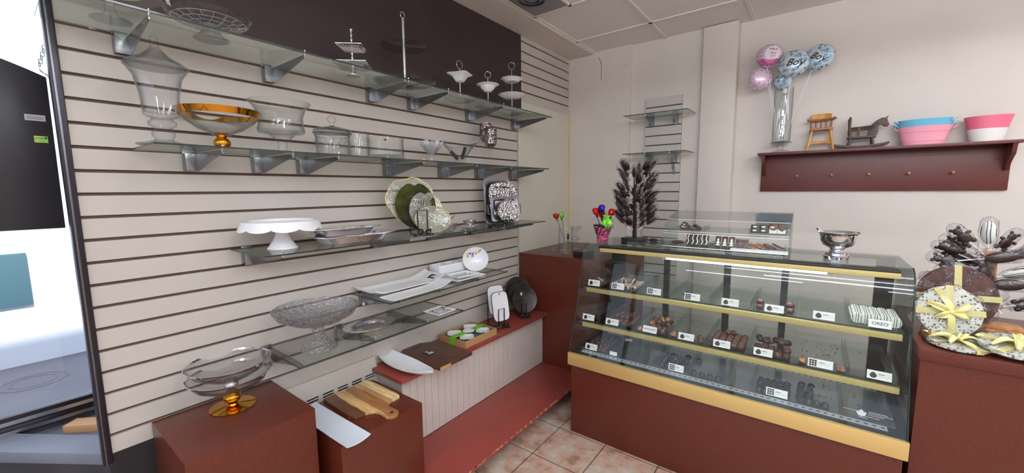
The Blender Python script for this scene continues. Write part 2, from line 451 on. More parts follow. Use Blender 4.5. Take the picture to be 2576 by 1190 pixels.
def tag(o, label, cat, group=None, kind=None):
    o['label'] = label; o['category'] = cat
    if group: o['group'] = group
    if kind: o['kind'] = kind
    return o

def thing(name, label, cat, loc=(0, 0, 0), rz=0.0, group=None):
    o = bpy.data.objects.new(name, None)
    o.empty_display_size = 0.05
    C.objects.link(o)
    o.location = loc; o.rotation_euler = (0, 0, rz)
    return tag(o, label, cat, group)

def struct(o):
    o['kind'] = 'structure'
    return o

def dup(root, loc, rz=None, label=None, group=None, rot=None, scale=None):
    r = root.copy(); C.objects.link(r); r.location = loc
    if rz is not None: r.rotation_euler = (0, 0, rz)
    if rot is not None: r.rotation_euler = rot
    if scale is not None: r.scale = scale
    if label: r['label'] = label
    if group: r['group'] = group
    for ch in list(root.children):
        c = ch.copy(); C.objects.link(c); c.parent = r
        for g in list(ch.children):
            d = g.copy(); C.objects.link(d); d.parent = c
    return r

def text_geo(txt, size, shear=0.0, depth=0.0006, bold=0.0):
    cu = bpy.data.curves.new('lettering', 'FONT')
    cu.body = txt; cu.size = size; cu.shear = shear; cu.extrude = depth; cu.align_x = 'CENTER'; cu.align_y = 'CENTER'; cu.offset = bold
    cu.resolution_u = 3
    o = bpy.data.objects.new('lettering', cu); C.objects.link(o)
    dg = bpy.context.evaluated_depsgraph_get()
    me = bpy.data.meshes.new_from_object(o.evaluated_get(dg))
    vs = [tuple(v.co) for v in me.vertices]; fs = [tuple(p.vertices) for p in me.polygons]
    bpy.data.objects.remove(o); bpy.data.curves.remove(cu); bpy.data.meshes.remove(me)
    return vs, fs

def T(x=0, y=0, z=0, rx=0, ry=0, rz=0, s=1):
    return Matrix.Translation((x, y, z)) @ Euler((rx, ry, rz)).to_matrix().to_4x4() @ Matrix.Scale(s, 4)

ORD = ['first', 'second', 'third', 'fourth', 'fifth', 'sixth', 'seventh', 'eighth', 'ninth', 'tenth']

# ---------------------------------------------------------------- the room
H = 2.705
PITCHZ = 0.0762
def slot(i): return 1.956 - PITCHZ * i

struct(G().box(-0.6, 5.2, -3.6, 3.8, -0.05, 0.0).obj('floor', 'floor', bevel=0))
struct(G().box(-0.6, 5.2, -3.6, 3.8, H + 0.006, H + 0.06).obj('ceiling', 'ceil'))
g = G()
for k in range(0, 9):
    x = 0.255 + 0.61 * k
    g.box(x - 0.012, x + 0.012, -3.6, 3.5, H - 0.001, H + 0.008)
for k in range(0, 11):
    y = 3.09 - 0.61 * k
    g.box(0.255, 5.2, y - 0.012, y + 0.012, H - 0.001, H + 0.008)
struct(g.obj('trim_1', 'ceilw'))
struct(G().box(-0.6, 0.245, -3.6, 3.44, H - 0.012, H + 0.006).obj('trim_2', 'wall'))

g = G()
g.box(-0.2, 0.59, 3.435, 3.8, 0, H + 0.006); g.box(0.59, 1.2, 3.47, 3.8, 0, H + 0.006); g.box(1.2, 5.3, 3.53, 3.8, 0, H + 0.006)
def crack(pts, w=0.0022):
    for a, b in zip(pts, pts[1:]):
        g.add([(a[0] - w, 3.4346, a[1]), (a[0] + w, 3.4346, a[1]), (b[0] + w, 3.4346, b[1] + w), (b[0] - w, 3.4346, b[1] - w)], [(0, 1, 2, 3)], 1)
crack([(0.297, 2.66), (0.322, 2.60), (0.323, 2.53), (0.322, 2.46)]); crack([(0.322, 2.462), (0.40, 2.475)], 0.001); crack([(0.543, 2.565), (0.551, 2.528)], 0.001)
struct(g.obj('wall_back', ('wall', 'rock')))
struct(G().box(1.157, 1.392, 3.43, 3.6, 0, H).obj('wall_column', 'wall', bevel=0.004))
struct(G().box(5.2, 5.3, -3.6, 3.8, 0, H + 0.006).obj('wall_right', 'wall'))
g = G().box(-0.6, 5.3, -3.7, -3.6, 0, 0.50).box(-0.6, 5.3, -3.7, -3.6, 2.30, H + 0.006)
for x in (-0.6, 0.9, 2.4, 3.9, 5.2): g.box(x, x + 0.1, -3.7, -3.6, 0.5, 2.3)
struct(g.obj('wall_front', 'wall'))
struct(G().box(-0.5, 5.2, -3.655, -3.648, 0.5, 2.3).obj('added_front_window', 'window'))  # unseen front glazing, added to let more daylight into the room
struct(G().box(-9, 9, -12, -3.72, -0.14, -0.10).obj('added_bounce_ground', 'snow'))  # unseen pale ground, added to bounce daylight up to the ceiling

# slatwall: painted boards with real grooves between them, brown inside
g = G()
def slats(y0, y1, z0, z1, first, x=0.0, n=40):
    g.box(x - 0.10, x - 0.012, y0, y1, z0, z1, 1)
    zs = [z1] + [z for z in (first - PITCHZ * k for k in range(n)) if z0 + 0.02 < z < z1 - 0.01] + [z0]
    for a, b in zip(zs, zs[1:]):
        top = a - (0.0055 if a != z1 else 0); bot = b + (0.0055 if b != z0 else 0)
        g.box(x - 0.013, x, y0, y1, bot, top, 0)
slats(0.19, 2.60, 0.594, 2.13, 2.032)
slats(2.64, 3.435, 2.19, H - 0.012, 2.655)
g.box(-0.012, 0.004, 2.612, 3.435, 0.0, 2.19, 2)
g.box(-0.10, -0.012, 2.60, 3.435, 0, 2.19, 1)
g.box(-0.10, 0.005, 0.18, 2.655, 2.13, H - 0.012, 3)
g.box(-0.10, -0.004, 0.18, 0.71, 0.0, 0.594, 4); g.box(-0.10, -0.002, 0.71, 2.60, 0.0, 0.594, 0)
g.box(0.004, 0.010, 3.42, 3.434, 0.99, 2.20, 5)
struct(g.obj('wall_left', ('slat', 'groove', 'smooth', 'brown', 'blackpaint', 'yellowtrim'), bevel=0))

h = thing('baseboard_heater', 'cream baseboard heater with short slots below the slatwall, behind the cutting board', 'heater', (0, 0, 0))
G().prism([(0, 0), (0.032, 0), (0.032, 0.53), (0.012, 0.588), (0, 0.588)], 0.72, 1.232, 'y').obj('heater_cover', 'slat', h)
for k in range(6):
    y = 0.765 + 0.078 * k
    G().box(0.0322, 0.034, y, y + 0.055, 0.487, 0.493).box(0.0322, 0.034, y, y + 0.055, 0.501, 0.507).obj('vent_slot', 'pewter', h)

# shop window bay beyond the end of the slatwall
w = struct(thing('window_1', '', '')) ; del w['label']; del w['category']
G().box(-0.030, 0.008, 0.164, 0.1885, 0.56, H).obj('mullion', 'frame', w, bevel=0.004)
G().box(0.004, 0.011, 0.170, 0.1765, 0.56, H).obj('mullion_cover', 'pewter', w, bevel=0.003)
G().box(-0.53, -0.49, -3.5, 0.9, 0.60, 0.655).obj('window_frame', 'frame', w, bevel=0.004)
G().box(-0.488, -0.482, -3.5, 0.9, 0.625, 0.64).box(-0.49, -0.47, -3.5, 0.9, 0.592, 0.606).obj('frame_bead', 'alu', w)
G().box(-0.513, -0.507, -3.5, 0.9, 0.65, H).obj('window_glass', 'window', w)
g = G()
for y in (-1.2, -2.35): g.box(-0.54, -0.48, y, y + 0.06, 0.6, H)
g.obj('window_post', 'frame', w)
struct(G().box(-0.60, -0.1, 0.55, 0.75, 0, H + 0.006).obj('wall_return', 'blackpaint'))
struct(G().box(-0.60, -0.49, -3.6, 0.56, 0, 0.602).obj('wall_sill_base', 'greywall'))
struct(G().prism([(-0.010, 0.18), (-0.6, -0.23), (-0.6, 0.56), (-0.010, 0.56)], 0.0, 0.556, 'z').obj('wall_window_base', 'greywall'))
struct(G().prism([(0.004, 0.187), (-0.5, -0.163), (-0.5, -0.03), (-0.13, 0.225), (-0.02, 0.225), (-0.02, 0.187)], 0.552, 0.594, 'z').obj('trim_3', 'sill', bevel=0.004))
struct(G().prism([(-0.08, 0.262), (-0.49, -0.025), (-0.49, 0.55), (-0.08, 0.55)], 0.55, 0.562, 'z').obj('trim_4', 'sill'))
tag(G().box(-0.11, 0.11, -0.03, 0.03, 0, 0.03).obj('wood_block', 'tan', loc=(-0.335, 0.20, 0.5621), rot=(0, 0, 0.75), bevel=0.002), 'raw tan wooden block lying on the window display floor', 'block')

# hanging sign seen from the back, its chain
s = thing('hanging_sign', 'black arch-topped board seen from behind, hanging in the shop window', 'sign', (-0.30, 0, 0))
pts = [(-0.62, 1.375), (0.178, 1.375)] + [(0.182 - 0.802 * k / 20, 2.008 - 0.65 * (0.382 - 0.802 * k / 20) ** 2) for k in range(21)]
G().prism(pts, -0.02, 0.0, 'x').obj('board', 'charcoal', s, bevel=0.003)
for y, z in ((0.107, 1.925), (0.117, 1.815), (0.138, 1.722)): G().lathe([(0.0035, -0.001), (0.0035, 0.001)], 10, (0, 0, 0), T=T(0.0012, y, z, ry=PI / 2)).obj('screw_hole', 'black', s)
lb = G().box(0.0, 0.0016, 0.118, 0.166, 1.757, 1.778).obj('label_sticker', 'greylab', s)
G().box(0.0016, 0.0019, 0.123, 0.162, 1.768, 1.770).box(0.0016, 0.0019, 0.123, 0.160, 1.763, 1.765).obj('lettering', 'greyink', lb)
gb = G().box(0.0, 0.0016, 0.133, 0.165, 1.682, 1.705).obj('green_sticker', 'greenlab', s)
G().box(0.0016, 0.0019, 0.158, 0.163, 1.696, 1.702).box(0.0016, 0.0019, 0.136, 0.155, 1.697, 1.6985).obj('lettering', 'ink', gb)
c = thing('hanging_chain', 'thin metal chain running up from the black sign to the window frame', 'chain', (-0.292, 0, 0))
g = G(); a = Vector((0, 0.168, 1.945)); b = Vector((0.0, 0.214, 2.12)); nl = 14
for k in range(nl):
    p = a.lerp(b, (k + 0.5) / nl); ring = [(0.0045 * math.cos(t), 0, 0.0085 * math.sin(t)) for t in [2 * PI * i / 10 for i in range(10)]]
    g.tube(ring, 0.0011, 5, closed=True, T=T(p.x, p.y, p.z, rz=(PI / 2 if k % 2 else 0.4)))
g.obj('chain_links', 'pewter', c)
G().tube([(0, 0.166, 1.938), (0.004, 0.176, 1.925), (0.0, 0.188, 1.912)], 0.0012, 5).tube([(0, 0.166, 1.938), (-0.004, 0.172, 1.928), (0.0, 0.186, 1.920)], 0.0012, 5).obj('wire_tail', 'pewter', c)

# outside: sidewalk, pale facade across it, teal sign, a cover in the pavement
struct(G().box(-9.0, -0.62, -7, 7, -0.14, -0.10).obj('sidewalk', 'asphalt'))
struct(G().box(-4.3, -3.95, -7, 7, -0.10, 6.0).obj('wall_across_street', 'snow'))
struct(G().box(-0.80, -0.62, -3.6, 2.0, -0.10, 0.52).obj('outside_ledge', 'snow'))
tag(G().box(-3.95, -3.90, -1.6, 0.20, 0.47, 0.96).obj('street_sign', 'tealsign', bevel=0.01), 'blurred teal rectangular sign on the bright wall outside the window', 'sign')
mh = thing('manhole_cover', 'faint round cover in the grey sidewalk outside the window', 'cover', (-3.35, 0.12, -0.1))
G().lathe([(0.20, 0), (0.20, 0.004), (0.185, 0.004), (0.185, 0.001), (0.14, 0.001), (0.14, 0.004), (0.13, 0.004), (0.13, 0.001)], 36).obj('cover_plate', 'manhole', mh)

# suspended linear lights (added out of view to brighten room and ceiling) and the air diffuser
lamps = [(1.15, -1.60), (3.35, -1.60), (1.95, 0.55), (3.75, 0.45), (3.05, 1.70), (4.10, 2.45), (2.20, -0.55), (4.25, -0.60)]
words = ['behind the viewer, the one mirrored in the case glass', 'behind the viewer, toward the right wall', 'just above the viewer', 'right of the viewer, toward the right wall', 'in front of the display case', 'over the side counter', 'just behind the viewer', 'far right behind the viewer']
for (x, y), wd in zip(lamps, words):
    t = thing('added_light', 'added white suspended linear light ' + wd, 'added light', (x, y, H))
    a, b = 0.70, 0.085
    g = G()
    for xx in (-0.5, 0.5): g.tube([(xx, 0, 0.005), (xx, 0, -0.25)], 0.005, 8)
    g.obj('hanger_rod', 'ceilw', t)
    G().box(-a - 0.02, -a, -b - 0.006, b + 0.006, -0.335, -0.245).box(a, a + 0.02, -b - 0.006, b + 0.006, -0.335, -0.245).box(-a, a, -0.02, 0.02, -0.262, -0.245).obj('light_frame', 'ceilw', t, bevel=0.003)
    G().prism([(-b, -0.263), (-b, -0.305), (-b + 0.03, -0.33), (b - 0.03, -0.33), (b, -0.305), (b, -0.263)], -a, a, 'x').obj('diffuser', 'panel', t)
v = thing('ceiling_vent', 'square grey perforated ceiling vent by the painted ceiling strip', 'vent', (0.40, 2.20, H))
G().box(-0.13, 0.135, -0.30, 0.25, -0.007, 0.003).obj('grille', 'grille', v)
G().lathe([(0.085, 0.0), (0.085, -0.012), (0.078, -0.012), (0.078, 0.0)], 36, (0, 0.03, -0.006), closed=True).lathe([(0.05, 0.0), (0.05, -0.012), (0.044, -0.012), (0.044, 0.0)], 30, (0, 0.03, -0.006), closed=True).obj('duct_ring', 'pewter', v)
G().box(-0.145, -0.13, -0.31, 0.265, -0.009, 0.004).box(0.135, 0.15, -0.31, 0.265, -0.009, 0.004).box(-0.145, 0.15, 0.25, 0.265, -0.009, 0.004).box(-0.145, 0.15, -0.315, -0.30, -0.009, 0.004).obj('vent_frame', 'ceilw', v)

# ---------------------------------------------------------------- shelf brackets and glass shelves
def bracket_proto(label, L0=0.30, hgt=0.066, kmat='chromed'):
    t = thing('shelf_bracket', label, 'bracket')
    G().box(0.001, 0.006, -0.02, 0.02, -hgt, 0.012).box(0.006, 0.034, -0.02, -0.0165, -hgt, -0.002).box(0.006, 0.034, 0.0165, 0.02, -hgt, -0.002).box(0.03, 0.034, -0.02, 0.02, -hgt, -0.002).obj('channel', kmat, t, bevel=0.0012)
    G().prism([(0.02, -0.003), (0.02, -hgt), (0.045, -hgt), (L0, -0.016), (L0, -0.003)], 0.0165, 0.0195, 'y').obj('blade', kmat, t)
    G().tube([(L0 - 0.012, 0.018, -0.006), (L0, 0.018, -0.009), (L0 + 0.005, 0.018, 0.001), (L0 + 0.004, 0.018, 0.012)], 0.0026, 6).obj('clip', 'chrome', t)
    return t
first = None
def brackets(ys, z, shelfname, x=0.0, rz=0.0, along='y', **kw):
    global first
    for k, y in enumerate(ys):
        n = len(ys)
        lab = 'chrome bracket under the %s, %s of its %d counted from the window end' % (shelfname, ORD[k], n) if along == 'y' else 'chrome bracket under the %s, %s one of the two' % (shelfname, ('window-side', 'balloon-side')[k])
        loc = (x, y, z) if along == 'y' else (y, x, z)
        if first is None:
            first = bracket_proto(lab); first.location = loc; first.rotation_euler = (0, 0, rz); first['group'] = 'brackets of the ' + shelfname
            o = first
        else: o = dup(first, loc, rz, lab, 'brackets of the ' + shelfname)
        if kw.get('scale'): o.scale = kw['scale']
def glass_shelf(y0, y1, z, label, x0=0.004, x1=0.31, group=None):
    t = thing('glass_shelf', label, 'shelf', ((x0 + x1) / 2, (y0 + y1) / 2, z), group=group)
    a, b = (x1 - x0) / 2, (y1 - y0) / 2
    G().box(-a, a, -b, b, 0, 0.006).obj('pane', 'shelfglass', t)
    e = 0.0009
    G().box(a, a + e, -b, b, 0.0004, 0.0056).box(-a, a, -b - e, -b, 0.0004, 0.0056).box(-a, a, b, b + e, 0.0004, 0.0056).obj('polished_edge', 'edgeglass', t)
    return t
Z1, Z2, Z3, Z4, Z5 = 2.030, 1.648, 1.262, 0.964, 0.812
brackets([0.335, 0.79, 1.285, 1.55, 2.03, 2.54], Z1, 'top glass shelf')
brackets([0.49, 0.72, 0.905, 1.365, 1.77, 2.11, 2.50], Z2, 'second glass shelf')
brackets([0.655, 1.265, 1.655, 2.02, 2.36], Z3, 'third glass shelf')
brackets([1.18, 1.45, 1.77], Z4, 'fourth glass shelf')
brackets([0.70, 1.035, 1.352], Z5, 'lowest glass shelf')
glass_shelf(0.15, 1.385, Z1, 'top glass shelf, window half, under the square silver stand')
glass_shelf(1.387, 2.62, Z1, 'top glass shelf, corner half, under the white tiered stands')
glass_shelf(0.33, 1.20, Z2, 'second glass shelf, window half, under the tall lidded jar')
glass_shelf(1.202, 2.58, Z2, 'second glass shelf, corner half, under the mercury goblets')
glass_shelf(0.60, 1.50, Z3, 'third glass shelf, window half, under the white scalloped cake stand', x1=0.33)
glass_shelf(1.502, 2.50, Z3, 'third glass shelf, corner half, under the silver trays on a stand', x1=0.33)
glass_shelf(1.12, 2.03, Z4, 'fourth glass shelf holding the white platters', x1=0.335)
glass_shelf(0.685, 1.60, Z5, 'lowest glass shelf holding the crystal pedestal bowl', x1=0.345)

# ---------------------------------------------------------------- plinths, ledge, bench, corner cabinet
tag(G().box(0.006, 0.404, 0.298, 0.705, 0, 0.66).obj('display_plinth', 'mahog', bevel=0.0015), 'tall mahogany display plinth under the gold-footed bowls', 'plinth')
tag(G().box(0.085, 0.484, 0.758, 1.165, 0, 0.50).obj('display_plinth', 'mahog', bevel=0.0015), 'shorter mahogany display plinth under the striped cutting board', 'plinth')
t = thing('display_ledge', 'white panelled ledge with a red painted top along the slatwall', 'ledge', (0, 1.2, 0))
G().box(0.0, 0.288, 0, 1.397, 0.515, 0.535).obj('ledge_top', 'redp', t, bevel=0.002)
g = G().box(0.0, 0.236, 0.035, 1.397, 0.121, 0.515)
for k in range(27): g.box(0.236, 0.240, 0.035 + 0.0505 * k, 0.035 + 0.0505 * k + 0.0485, 0.121, 0.515)
g.obj('front_panel', 'white_panel', t)
t = thing('display_bench', 'low red painted bench with chipped edge beside the plinths', 'bench', (0.242, 1.17, 0))
G().box(0, 0.393, 0, 1.428, 0.098, 0.120).obj('bench_top', 'redp', t, bevel=0.003)
G().box(0.0, 0.10, 0.05, 1.40, 0, 0.098).obj('bench_support', 'blackpaint', t)
g = G(); 
for k in range(60):
    y = random.uniform(0.05, 1.40); l = random.uniform(0.004, 0.02); g.box(0.3915, 0.3937, y, y + l, 0.114 + random.uniform(-.006, 0.003), 0.1205)
g.obj('chipped_edge', 'chip', t)['kind'] = 'stuff'
t = thing('corner_cabinet', 'tall mahogany cabinet in the corner behind the display case', 'cabinet', (0.01, 2.602, 0))
G().box(0, 0.745, 0, 0.825, 0, 0.972).obj('cabinet_body', 'mahog', t)
G().box(-0.001, 0.745, -0.002, 0.826, 0.972, 0.990).obj('cabinet_top', 'mahog', t, bevel=0.0015)

# ---------------------------------------------------------------- glassware and stands on the top shelf
S1, S2, S3, S4, S5, LEDGE = Z1 + 0.0065, Z2 + 0.0065, Z3 + 0.0065, Z4 + 0.0065, Z5 + 0.0065, 0.5355

def shell(outer, wall=0.003):
    """closed vessel wall: outer profile going up, inner profile coming down"""
    inner = [(max(r - wall, 0.0005), z + (wall if i == 0 else 0)) for i, (r, z) in enumerate(outer)]
    return outer + inner[::-1]

t = thing('cake_stand', 'plain glass cake stand with a white disc at the window end of the top shelf', 'cake stand', (0.12, 0.30, S1))
G().lathe([(0.0005, 0), (0.05, 0), (0.05, 0.003), (0.02, 0.012), (0.012, 0.03), (0.012, 0.075), (0.03, 0.088), (0.0005, 0.088)], 36).obj('pedestal', 'clear', t)
G().lathe([(0.0005, 0.088), (0.135, 0.092), (0.14, 0.105), (0.136, 0.105), (0.132, 0.097), (0.0005, 0.093)], 48).obj('plate', 'clear', t)
G().lathe([(0.0005, 0.0935), (0.085, 0.0955), (0.085, 0.0985), (0.0005, 0.0965)], 40).obj('paper_disc', 'paper', t)

t = thing('cake_stand', 'cut crystal cake stand with a brick pattern on the top shelf', 'cake stand', (0.17, 0.547, S1))
G().lathe([(0.0005, 0.0), (0.052, 0), (0.052, 0.004), (0.035, 0.013), (0.024, 0.032), (0.026, 0.048), (0.0005, 0.048)], 36, fn=lambda a, r, z: (r * (1 + 0.03 * math.cos(16 * a)), z)).obj('pedestal', 'crystal', t)
g = G().lathe([(0.0005, 0.048), (0.07, 0.052), (0.118, 0.066), (0.127, 0.078), (0.123, 0.078), (0.113, 0.070), (0.07, 0.057), (0.0005, 0.053)], 56)
g.obj('plate', 'clear', t)
g = G()
for rr, zz, n in ((0.108, 0.0605, 18), (0.085, 0.0525, 14), (0.06, 0.048, 10), (0.035, 0.046, 6)):
    g.lathe([(rr - .0015, zz), (rr, zz - .0012), (rr + .0015, zz), (rr, zz + .0012)], 40, closed=True)
    for k in range(n):
        a = 2 * PI * (k + (0.5 if n % 4 else 0)) / n
        g.tube([(rr * math.cos(a), rr * math.sin(a), zz), ((rr - .022) * math.cos(a), (rr - .022) * math.sin(a), zz - 0.005)], 0.0014, 5)
g.obj('brick_cutting', 'frost', t)
G().box(-0.012, 0.012, -0.0012, 0, -0.012, 0.012).obj('price_tag', 'paper', t, loc=(0.02, -0.118, 0.085), rot=(0.4, 0.5, 0.2))

def square_plate(h, z, m='silver'):
    g = G(); e = h
    for (a, b, z0, z1) in ((e, e * 0.80, z + 0.012, z + 0.006), (e * 0.80, e * 0.72, z + 0.006, z), ): pass
    def ring(a, zz): return [(-a, -a, zz), (a, -a, zz), (a, a, zz), (-a, a, zz)]
    rs = [ring(e, z + .013), ring(e * .83, z + .010), ring(e * .76, z + .002), ring(e * .76, z), ring(e * .84, z + .006), ring(e, z + .010)]
    vs = [p for r in rs for p in r]; fs = []
    for i in range(6):
        j = (i + 1) % 6
        if i == 2: continue
        for k in range(4):
            k2 = (k + 1) % 4; fs.append((i * 4 + k, i * 4 + k2, j * 4 + k2, j * 4 + k))
    fs += [(8, 9, 10, 11), (12, 15, 14, 13)]
    return g.add(vs, fs)
t = thing('tiered_stand', 'two-tier square silver stand with a twisted stem on the top shelf', 'tiered stand', (0.144, 1.11, S1), rz=0.75)
G().lathe([(0.0005, 0), (0.034, 0), (0.034, 0.003), (0.012, 0.012), (0.008, 0.04), (0.0005, 0.04)], 28).obj('foot', 'silver', t)
square_plate(0.078, 0.038).obj('lower_plate', 'silver', t, bevel=0.001)
square_plate(0.058, 0.118).obj('upper_plate', 'silver', t, bevel=0.001)
g = G().tube([(0, 0, 0.038 + i * 0.0045) for i in range(37)], 0.004, 6, radii=[0.0036 + 0.0012 * math.sin(i * 1.4) for i in range(37)])
g.obj('twisted_stem', 'silver', t); G().ball((0, 0, 0.206), 0.0075).obj('finial', 'silver', t)

t = thing('tiered_stand', 'tall two-tier stand of round clear glass plates on an aluminium pole', 'tiered stand', (0.15, 1.405, S1))
G().lathe([(0.0005, 0.0), (0.045, 0.0), (0.045, 0.003), (0.0005, 0.004)], 32).obj('foot', 'clear', t)
G().lathe([(0.0005, 0.020), (0.15, 0.026), (0.158, 0.034), (0.154, 0.035), (0.148, 0.030), (0.0005, 0.024)], 56).obj('lower_plate', 'clear', t)
G().lathe([(0.0005, 0.202), (0.11, 0.205), (0.116, 0.209), (0.110, 0.210), (0.0005, 0.206)], 48).obj('upper_plate', 'clear', t)
G().lathe([(0.0005, 0.003), (0.0085, 0.003), (0.0085, 0.350), (0.0005, 0.352)], 20).obj('pole', 'alu', t)
G().tube([(0, 0.013 * math.sin(a), 0.364 + 0.016 * math.cos(a)) for a in [2 * PI * k / 24 for k in range(24)]], 0.002, 8, closed=True).obj('ring', 'chrome', t)

def ring_geo(g, z, r, w=1.0, th=0.0018, rz=0.0):
    return g.tube([(w * r * math.cos(rz) * math.sin(a), w * r * math.sin(rz) * math.sin(a), z + r * math.cos(a)) for a in [2 * PI * k / 22 for k in range(22)]], th, 8, closed=True)
t = thing('tiered_stand', 'white stand with a square bowl above and a ring handle on the top shelf', 'tiered stand', (0.14, 1.827, S1), rz=0.35)
def sqr(a, r, z):
    k = (abs(math.cos(a)) ** 5 + abs(math.sin(a)) ** 5) ** (-1 / 5.0)
    return (r * k * (1.0 + 0.06 * (k - 1)), z + max(0, (r - 0.05)) * (k - 1) * 0.6)
G().lathe([(0.0005, 0), (0.05, 0), (0.082, 0.012), (0.086, 0.014), (0.08, 0.015), (0.05, 0.004), (0.0005, 0.004)], 56, fn=sqr).obj('base_plate', 'porc', t)
G().lathe([(0.0005, 0.120), (0.022, 0.120), (0.040, 0.148), (0.066, 0.160), (0.067, 0.162), (0.040, 0.153), (0.020, 0.125), (0.0005, 0.125)], 56, fn=sqr).obj('square_bowl', 'porc', t)
g = G().tube([(0, 0, 0.004), (0, 0, 0.195)], 0.0028, 10); g.obj('stem', 'chrome', t)
ring_geo(G(), 0.218, 0.024, rz=1.2).obj('ring', 'chrome', t)

t = thing('tiered_stand', 'small white stand with a round fluted bowl, shortest of the white tiered stands', 'tiered stand', (0.14, 2.089, S1))
fl = lambda a, r, z: (r * (1 + 0.025 * math.cos(10 * a)), z)
G().lathe([(0.0005, 0), (0.055, 0), (0.084, 0.010), (0.086, 0.012), (0.055, 0.004), (0.0005, 0.004)], 60, fn=fl).obj('base_plate', 'porc', t)
G().lathe([(0.0005, 0.108), (0.022, 0.108), (0.044, 0.128), (0.052, 0.144), (0.072, 0.150), (0.075, 0.153), (0.052, 0.148), (0.040, 0.130), (0.018, 0.113), (0.0005, 0.113)], 60, fn=fl).obj('round_bowl', 'porc', t)
G().tube([(0, 0, 0.004), (0, 0, 0.198)], 0.0028, 10).obj('stem', 'chrome', t); ring_geo(G(), 0.216, 0.020, rz=0.75).obj('ring', 'chrome', t)

t = thing('tiered_stand', 'white stand of round plates in three tiers nearest the corner, on the top shelf', 'tiered stand', (0.14, 2.352, S1))
for nm, R, z in (('base_plate', 0.112, 0.0), ('middle_plate', 0.097, 0.112), ('upper_plate', 0.077, 0.222)):
    G().lathe([(0.0005, z), (R * 0.6, z), (R * 0.85, z + 0.016), (R, z + 0.021), (R, z + 0.023), (R * 0.82, z + 0.020), (R * 0.58, z + 0.005), (0.0005, z + 0.005)], 60, fn=fl).obj(nm, 'porc', t)
G().tube([(0, 0, 0.004), (0, 0, 0.310)], 0.0028, 10).obj('stem', 'chrome', t); ring_geo(G(), 0.332, 0.023, rz=0.75).obj('ring', 'chrome', t)

# ---------------------------------------------------------------- second shelf
t = thing('lidded_jar', 'tall footed clear glass jar with a pointed lid on the second shelf', 'jar', (0.205, 0.379, S2)); t.scale = (0.98, 0.98, 0.885)
body = [(0.0005, 0), (0.073, 0), (0.073, 0.003), (0.045, 0.010), (0.022, 0.020), (0.030, 0.032), (0.032, 0.042), (0.024, 0.052), (0.022, 0.060), (0.036, 0.070), (0.038, 0.082), (0.026, 0.095), (0.040, 0.101), (0.048, 0.108), (0.048, 0.114), (0.052, 0.18), (0.062, 0.24), (0.080, 0.272)]
G().lathe(body + [(0.077, 0.272), (0.059, 0.24), (0.049, 0.18), (0.045, 0.118), (0.0005, 0.112)], 56).obj('jar_body', 'clear', t)
G().lathe([(0.084, 0.276), (0.085, 0.281), (0.066, 0.296), (0.040, 0.312), (0.022, 0.332), (0.010, 0.348), (0.013, 0.356), (0.009, 0.364), (0.012, 0.374), (0.008, 0.384), (0.0005, 0.386), (0.0005, 0.346), (0.019, 0.330), (0.038, 0.309), (0.064, 0.292), (0.081, 0.277)], 56).obj('lid', 'clear', t)

t = thing('footed_bowl', 'wide clear bowl with a gold rim on a gold ball foot, second shelf', 'bowl', (0.122, 0.566, S2)); t.scale = (0.93, 0.93, 1.04)
G().lathe([(0.0005, 0), (0.044, 0), (0.044, 0.003), (0.020, 0.008), (0.0005, 0.008)], 36).obj('foot', 'gold', t)
G().ball((0, 0, 0.028), 0.030, (1, 1, 0.72), 32, 16).lathe([(0.012, 0.044), (0.020, 0.051), (0.026, 0.055), (0.0005, 0.055)], 28).obj('gold_ball', 'gold', t)
bp = [(0.0005, 0.055), (0.03, 0.057), (0.075, 0.075), (0.115, 0.102), (0.132, 0.120)]
G().lathe(bp + [(0.129, 0.120), (0.112, 0.104), (0.073, 0.078), (0.03, 0.060), (0.0005, 0.058)], 64).obj('glass_bowl', 'clear', t)
G().lathe([(0.132, 0.1202), (0.143, 0.139), (0.144, 0.141), (0.141, 0.141), (0.129, 0.1202)], 64, closed=True).obj('gold_rim', 'gold', t)

t = thing('flared_vase', 'wide flared clear glass vase on a short stem, second shelf', 'vase', (0.122, 0.781, S2)); t.scale = (1, 1, 1.03)
o = [(0.0005, 0), (0.045, 0), (0.044, 0.003), (0.018, 0.008), (0.017, 0.040), (0.022, 0.055), (0.050, 0.078), (0.084, 0.086), (0.089, 0.094), (0.084, 0.115), (0.083, 0.15), (0.094, 0.180), (0.116, 0.205)]
G().lathe(o + [(0.113, 0.205), (0.091, 0.180), (0.080, 0.15), (0.081, 0.115), (0.085, 0.095), (0.050, 0.083), (0.0005, 0.078)], 64).obj('vase_glass', 'clear', t)

t = thing('lidded_jar', 'squat clear glass candy jar with knobbed lid on the second shelf', 'jar', (0.17, 0.975, S2))
G().lathe([(0.0005, 0), (0.068, 0), (0.071, 0.006), (0.069, 0.04), (0.072, 0.085), (0.077, 0.100), (0.074, 0.100), (0.069, 0.085), (0.066, 0.04), (0.067, 0.010), (0.0005, 0.007)], 56).obj('jar_body', 'clear', t)
G().lathe([(0.082, 0.101), (0.083, 0.106), (0.074, 0.120), (0.030, 0.131), (0.010, 0.137), (0.009, 0.148), (0.018, 0.156), (0.019, 0.168), (0.010, 0.178), (0.0005, 0.180), (0.0005, 0.140), (0.010, 0.134), (0.03, 0.128), (0.072, 0.116), (0.079, 0.102)], 56).obj('lid', 'clear', t)
g = G()
for z in (0.045, 0.088): g.lathe([(0.072, z), (0.0745, z + 0.002), (0.072, z + 0.004)], 48, closed=True)
for k in range(14): g.ball((0.0715 * math.cos(k * 0.449), 0.0715 * math.sin(k * 0.449), 0.066), 0.008, (0.5, 0.5, 1), 10, 6)
g.obj('pressed_band', 'crystal', t)

